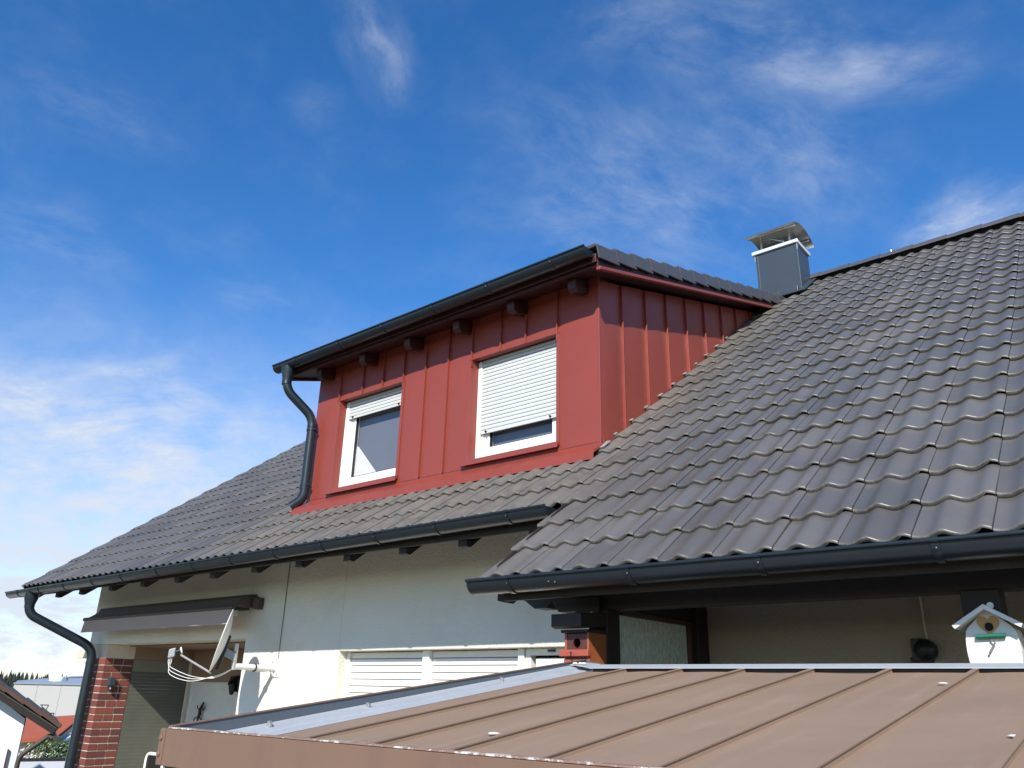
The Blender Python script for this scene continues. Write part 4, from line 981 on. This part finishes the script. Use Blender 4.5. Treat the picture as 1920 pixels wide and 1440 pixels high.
# ------------------------------------------------------------------ shed with the brown metal roof, in front
def shed():
    sp = math.tan(math.radians(8.2)); o = thing('garden_shed', (-.7, 2.3, GZ), 'low shed with brown sheet metal roof right in front of the camera', 'shed')
    X0, X1, YF, YB = -2.35, 1.35, 1.30, 3.30
    def rz(y): return .112 + (y-YB)*sp
    sw = MB(); sw.box(X0+.06, X1, YF+.05, YB-.1, GZ, -.24); sw.build('wall', 'white_render', o)
    def sheet(mb, xa, xb, ya, yb, h0, h1):
        return mb.prism([(xa, ya, rz(ya)+h0), (xa, yb, rz(yb)+h0), (xa, yb, rz(yb)+h1), (xa, ya, rz(ya)+h1)], (xb-xa, 0, 0))
    sheet(MB(), X0+.04, X1, YF+.02, YB+.04, -.06, -.010).build('deck', 'dark_wood', o)
    sx = [-2.243 + .2825*k for k in range(-0, 13)]
    sx = [-2.243, -2.02, -1.738, -1.455, -1.172, -.887, -.604, -.318, -.03, .26, .55, .84, 1.13]
    for i, (a, b) in enumerate(zip(sx, sx[1:]+[X1])):
        n = 14; vs = []; fs = []
        for j in range(n+1):
            y = YF+.018 + (YB-.02-YF-.018)*j/n
            prof = [(a+.012, 0)] + [(a+.016+(b-a-.018)*t, .0035*math.sin(PI*t)*math.sin(j*.9+i*1.3)) for t in (.0, .15, .35, .5, .65, .85, 1.)]
            if i > 0: prof = [(a-.014, .001), (a-.010, .016), (a+.009, .0165), (a+.0085, .013), (a+.0055, .012), (a+.006, .0)] + prof[1:]
            else: prof = [(a+.002*q, 0) for q in range(6)] + prof[1:]
            vs += [(x, y, rz(y)+h) for x, h in prof]
        m = len(prof)
        for j in range(n):
            for q in range(m-1): fs.append((j*m+q, j*m+q+1, (j+1)*m+q+1, (j+1)*m+q))
        MB().add(vs, fs).build('roof_panel', 'brown_metal', o, smooth=True)
    # front fascia with scratched top lip
    MB().box(X0+.004, X1, YF-.002, YF+.012, -.210, -.113).build('fascia', 'brown_fascia', o, bevel=.002)
    MB().box(X0+.022, X1, YF-.004, YF+.020, -.1125, -.1085).build('fascia_lip', 'scratched', o, bevel=.001)
    cb = MB().box(X0-.014, X0+.012, YF-.007, YF+.016, -.209, -.113).build('corner_bracket', 'brown_fascia', o, bevel=.003)
    for z in (-.137, -.179): MB().lathe((X0-.001, YF-.007, z), (0, -1, 0), [(.008, 0), (.008, .003), (.006, .005)], 8).build('bolt', 'brown_fascia', cb)
    # left parapet: top line a little flatter than the roof
    pt = lambda y: -.109 + (y-1.318)*.1312
    MB().prism([(X0, YF+.017, rz(YF)-.06), (X0, YF+.017, pt(YF+.017)), (X0, 3.43, pt(3.43)), (X0, 3.43, rz(3.43)-.10)], (.012, 0, 0)).build('parapet', 'zinc_dark', o)
    MB().prism([(X0-.006, YF+.012, pt(YF+.012)+.001), (X0-.006, YF+.012, pt(YF+.012)+.004), (X0-.006, 3.43, pt(3.43)+.004), (X0-.006, 3.43, pt(3.43)+.001)], (.022, 0, 0)).build('parapet_cap', 'brown_fascia', o)
    MB().prism([(X0+.0, 3.432, .168), (X0+.05, 3.432, .160), (X0+.22, 3.432, .128), (X0+.22, 3.432, .05), (X0, 3.432, .05)], (0, .008, 0)).build('parapet_end', 'zinc_dark', o)
    # zinc side flashing: upstand and a shallow tray
    vs = []; fs = []; n = 20
    for j in range(n+1):
        y = YF+.02 + (YB+.02-YF)*j/n; w_ = .002*math.sin(j*1.9)
        vs += [(X0+.0135, y, rz(y)+.027), (X0+.019, y, rz(y)+.024), (X0+.056, y, rz(y)+.017+w_), (X0+.058, y, rz(y)+.009+w_), (X0+.104, y, rz(y)+.005+w_*.5), (X0+.113, y, rz(y)+.001)]
    for j in range(n):
        for q in range(5): fs.append((j*6+q, j*6+q+1, (j+1)*6+q+1, (j+1)*6+q))
    MB().add(vs, fs).build('side_flashing', 'zinc', o, smooth=True)
    for y in (1.62, 2.02, 2.75): MB().obox((X0+.045, y, rz(y)+.026), ((1, 0, -.3), (0, 1, sp), (0, 0, 1)), (.008, .006, .009)).build('flashing_clip', 'galv', o, bevel=.002)
    # top flashing along the high edge, riding on the seams
    MB().prism([(-2.21, YB-.035, rz(YB-.035)+.019), (-2.21, YB+.02, rz(YB)+.031), (-2.21, YB+.10, rz(YB)+.034), (-2.21, YB+.10, rz(YB)+.029), (-2.21, YB+.02, rz(YB)+.027), (-2.21, YB-.035, rz(YB-.035)+.016)], (X1+2.2, 0, 0)).build('top_flashing', 'zinc', o, bevel=.001)
    MB().prism([(-2.2, YB-.018, rz(YB)-.02), (-2.2, YB-.018, rz(YB)+.0135), (-2.2, YB-.006, rz(YB)+.0135), (-2.2, YB-.006, rz(YB)-.02)], (X1+2.19, 0, 0)).build('closure_strip', 'dark_wood', o)
    MB().prism([(-2.33, YB-.02, rz(YB)+.028), (-2.205, YB-.035, rz(YB)+.014), (-2.205, YB+.05, rz(YB)+.032), (-2.30, YB+.06, rz(YB)+.04)], (0, 0, .003)).build('corner_flashing', 'zinc', o)
    sl2 = MB(); rnd = random.Random(9)
    for k in range(7): c = Vector((-2.27+rnd.uniform(-.04, .04), YB-.01+rnd.uniform(-.02, .02), rz(YB)+.034)); sl2.lathe(c, (rnd.uniform(-.3, .3), rnd.uniform(-.3, .3), 1), [(.006, -.004), (.010, 0), (.006, .005)], 7)
    sl2.build('sealant_blob', 'chip', o)
    def chip(x, y, s, lab, seed):
        rn = random.Random(seed); base = Vector((x, y, rz(y)+.004)); mb = MB(); n = 9; vs = []
        for h, k in ((0, 1.), (.35, .9), (.62, .45)):
            for i in range(n): a = 2*PI*i/n; r = s*k*rn.uniform(.7, 1.15); vs.append(base + Vector((math.cos(a)*r*1.5, math.sin(a)*r, h*s*.55)))
        mb.add(vs, [(j*n+i, j*n+(i+1) % n, (j+1)*n+(i+1) % n, (j+1)*n+i) for j in range(2) for i in range(n)] + [tuple(range(2*n, 3*n)), tuple(range(n))[::-1]])
        tag(mb.build('shell_chip', 'chip', None, smooth='all'), lab, 'debris', 'pale chips on the brown metal roof')
    chip(-1.532, 1.80, .014, 'pale chip with dark rim lying at the front left of the brown metal roof', 1)
    chip(-.648, 2.955, .011, 'tiny white chip caught on a roof seam close to the top flashing', 2)
    chip(-.337, 2.10, .012, 'flat white chip at the right end of the brown metal roof', 3)
shed()

# ------------------------------------------------------------------ neighbours, far left
def neighbour():
    D = 18.; k = D/14.
    def q(r, z, d=D): return bp(r*k, d, z*k)
    o = thing('neighbour_house', q(-.9, -3.0), 'white neighbouring gable with brown tiled verge at the lower left', 'house')
    back = Vector(BF*7)
    # gable wall polygon; eave corner at r=-.05
    pts = [(-3.4, -4.0), (-.045, -4.0), (-.05, -.475), (-1.9, .80), (-3.4, -.3)]
    MB().prism([q(r, z) for r, z in pts], back).build('wall', 'white_render', o)
    ax = (q(.40, -.62) - q(-1.9, .735)); up = Vector((0, 0, 1)); F = Vector(BF)
    axn = ax.normalized(); nn = (up - axn*up.dot(axn)).normalized()
    a = q(-1.9, .785) - F*.35; L = ax.length
    rf = MB().obox(a + axn*L/2 - nn*.08 + F*3.7, (axn, nn, F), (L/2, .05, 3.65)).build('roof', 'grey_metal', o)
    MB().obox(a + axn*(L/2-.02) - nn*.105 + F*.0, (axn, nn, F), (L/2, .048, .02)).build('barge_board', 'dark_wood', o)
    MB().obox(a + axn*(L/2-.02) - nn*.047 - F*.01, (axn, nn, F), (L/2, .012, .03)).build('barge_trim', 'grey_metal', o)
    n = 9; tl = L/n*1.06
    for i in range(n):
        c = a + axn*(L*(i+.5)/n) + nn*.02
        MB().obox(c + F*.16, ((axn*1 - nn*.05), nn, F), (tl/2, .034, .2)).build('verge_tile', 'neigh_tile', o, bevel=.008)
        MB().obox(c + F*2.1 + nn*-.01, ((axn*1 - nn*.08), nn, F), (tl/2, .03, 1.7)).build('tile_course', 'neigh_tile', o)
    e = q(.40, -.64)
    MB().tube([e + F*-.42 + axn*.02 - nn*.1, e + F*6.5 + axn*.02 - nn*.1], .048, 12).build('gutter', 'grey_metal', o, smooth=True)
    MB().tube(fillet([e - F*.3 - nn*.12, q(.30, -.68) - F*.2, q(-.02, -.96) - F*.08, q(-.03, -3.8) - F*.08], .1), .042, 10).build('downpipe', 'grey_metal', o, smooth=True)
    MB().obox(q(-.17, -1.05) - F*.04, (BR, (0, 0, 1), BF), (.012, .24, .02)).build('wall_bar', 'mid_wood', o)
    for r0, z0, s in ((.10, -.30, 1.), (.245, -.41, .55)):
        b = q(r0, z0) + F*.4
        st = MB(); st.tube([b, b + Vector(BR)*.14*s], .009, 6); st.tube([b + Vector(BR)*.03*s, b + Vector(BR)*.05*s - up*.10*s], .009, 6); st.tube([b + Vector(BR)*.14*s, b + Vector(BR)*.09*s - up*.16*s], .009, 6)
        st.build('roof_step', 'grey_metal', o)
neighbour()
def red_house():
    D = 35.; o = thing('clay_roof_house', bp(.8, D+3, -4.5), 'house with orange clay roof beyond the blossoming bush', 'house')
    r0, r1 = -2.6, 1.62
    vs = [bp(r0, D, -1.95), bp(.95, D, -1.80), bp(1.9, D+4, -1.15), bp(-1.0, D+4, -1.38)]
    MB().prism([vs[0], vs[1], vs[2], vs[3]], (0, 0, -.12)).build('roof', 'clay', o)
    MB().prism([bp(r0+.2, D+.4, -4.5), bp(.95, D+.4, -4.5), bp(.95, D+.4, -1.95), bp(r0+.2, D+.4, -2.0)], Vector(BF*3)).build('wall', 'white_render', o)
    MB().prism([bp(.97, D+.3, -4.5), bp(2.4, D+3.9, -4.5), bp(2.4, D+3.9, -1.35), bp(.97, D+.3, -1.95)], Vector(BR*.2)).build('gable_wall', 'white_render', o)
    MB().prism([bp(1.0, D-.05, -1.86), bp(1.97, D+4, -1.18), bp(1.97, D+4, -1.32), bp(1.0, D-.05, -2.0)], Vector(BR*.06)).build('verge_trim', 'slate_metal', o)
red_house()
def factory():
    D = 70.; o = thing('factory_hall', bp(1, D, -4.5), 'pale factory hall with ribbed roof and domed skylight in the distance', 'factory')
    r0, r1, zt = -1.42, 9.0, -.10
    for i in range(7):
        a = r0 + 1.5*i; b = a + 1.485
        MB().prism([bp(a, D, -5), bp(b, D, -5), bp(b, D, zt), bp(a, D, zt)], Vector(BF*.12)).build('wall_panel', 'factory_wall', o)
    MB().prism([bp(r0, D+.13, -5), bp(r1, D+.13, -5), bp(r1, D+.13, zt), bp(r0, D+.13, zt)], Vector(BF*25)).build('wall', 'factory_wall', o)
    MB().prism([bp(r0-.05, D-.08, zt), bp(r1, D-.08, zt), bp(r1, D-.08, zt+.10), bp(r0-.05, D-.08, zt+.10)], Vector(BF*.2)).build('eaves_trim', 'galv', o)
    MB().prism([bp(r0+.1, D, zt+.09), bp(r1, D, zt+.09), bp(r1, D+14, .88), bp(2.9, D+14, .66), bp(r0+.1, D+1.5, zt+.22)], (0, 0, -.05)).build('roof', 'factory_roof', o)
    MB().lathe(bp(1.25, D+4, .22), (0, 0, 1), [(.52, -.25), (.52, .10), (.50, .16), (.42, .24), (.28, .31), (.12, .345), (.02, .35)], 28).build('skylight', 'dome', o, smooth=True)
    MB().lathe(bp(1.93, D+4, .2), (0, 0, 1), [(.09, 0), (.06, .1), (.07, .22)], 10).build('vent', 'slate_metal', o)
    MB().tube([bp(2.0, D+4, .42), bp(9, D+4, .78)], .03, 8).build('guard_rail', 'slate_metal', o)
factory()
def bush():
    D = 30.; q = 30/17; rn = random.Random(2); c0 = bp(.36*q, D, -1.25*q)
    o = thing('flowering_bush', bp(.36*q, D, -4.2), 'bush with green leaves and cream blossoms beyond the garden wall', 'bush')
    lf = MB(); pt = MB()
    def card(mb, p, s):
        a = Vector((rn.gauss(0, 1), rn.gauss(0, 1), rn.gauss(0, 1))).normalized(); b = a.orthogonal().normalized(); c = a.cross(b)
        mb.add([p - b*s, p + c*s*.5, p + b*s, p - c*s*.5], [(0, 1, 2, 3)])
    for i in range(5200):
        r = rn.uniform(-.62, .62); d = rn.uniform(-.5, .5); hmax = .36 - .55*max(0, -r-.05) + .05*math.sin(r*17) - .1*max(0, r-.4); z = rn.uniform(-.5, hmax)
        p = c0 + Vector(BR*(r*q) + BF*d) + Vector((0, 0, z*q))
        left = r < -.02 + .3*(rn.random()-.5) - .25*z
        if left and rn.random() < .72: card(pt, p, rn.uniform(.024, .056))
        elif not left and rn.random() < .10: card(pt, p, rn.uniform(.024, .052))
        else: card(lf, p, rn.uniform(.036, .075))
    lf.build('leaves', 'leaf', o, kind='stuff'); pt.build('blossoms', 'petal', o, kind='stuff')
    for i in range(7):
        a = bp(.36*q+rn.uniform(-.2, .2), D, -4.2); MB().tube([a, a + Vector((rn.uniform(-.2, .2), rn.uniform(-.2, .2), 1.3)), a + Vector((rn.uniform(-.5, .5), rn.uniform(-.3, .3), 2.2))], [.03, .02, .008], 6).build('stem', 'bark', o, smooth=True)
    f = MB().prism([bp(-.03, 28.5, -4.5), bp(2.4, 28.5, -4.5), bp(2.4, 28.5, -2.06), bp(-.03, 28.5, -2.06)], Vector(BF*.2)).build('garden_wall', 'fence', None)
    tag(f, 'low pale garden wall under the blossoming bush', 'wall')
    MB().prism([bp(-.03, 28.46, -2.059), bp(2.4, 28.46, -2.059), bp(2.4, 28.46, -2.02), bp(-.03, 28.46, -2.02)], Vector(BF*.28)).build('coping', 'dark_wood', f)
bush()
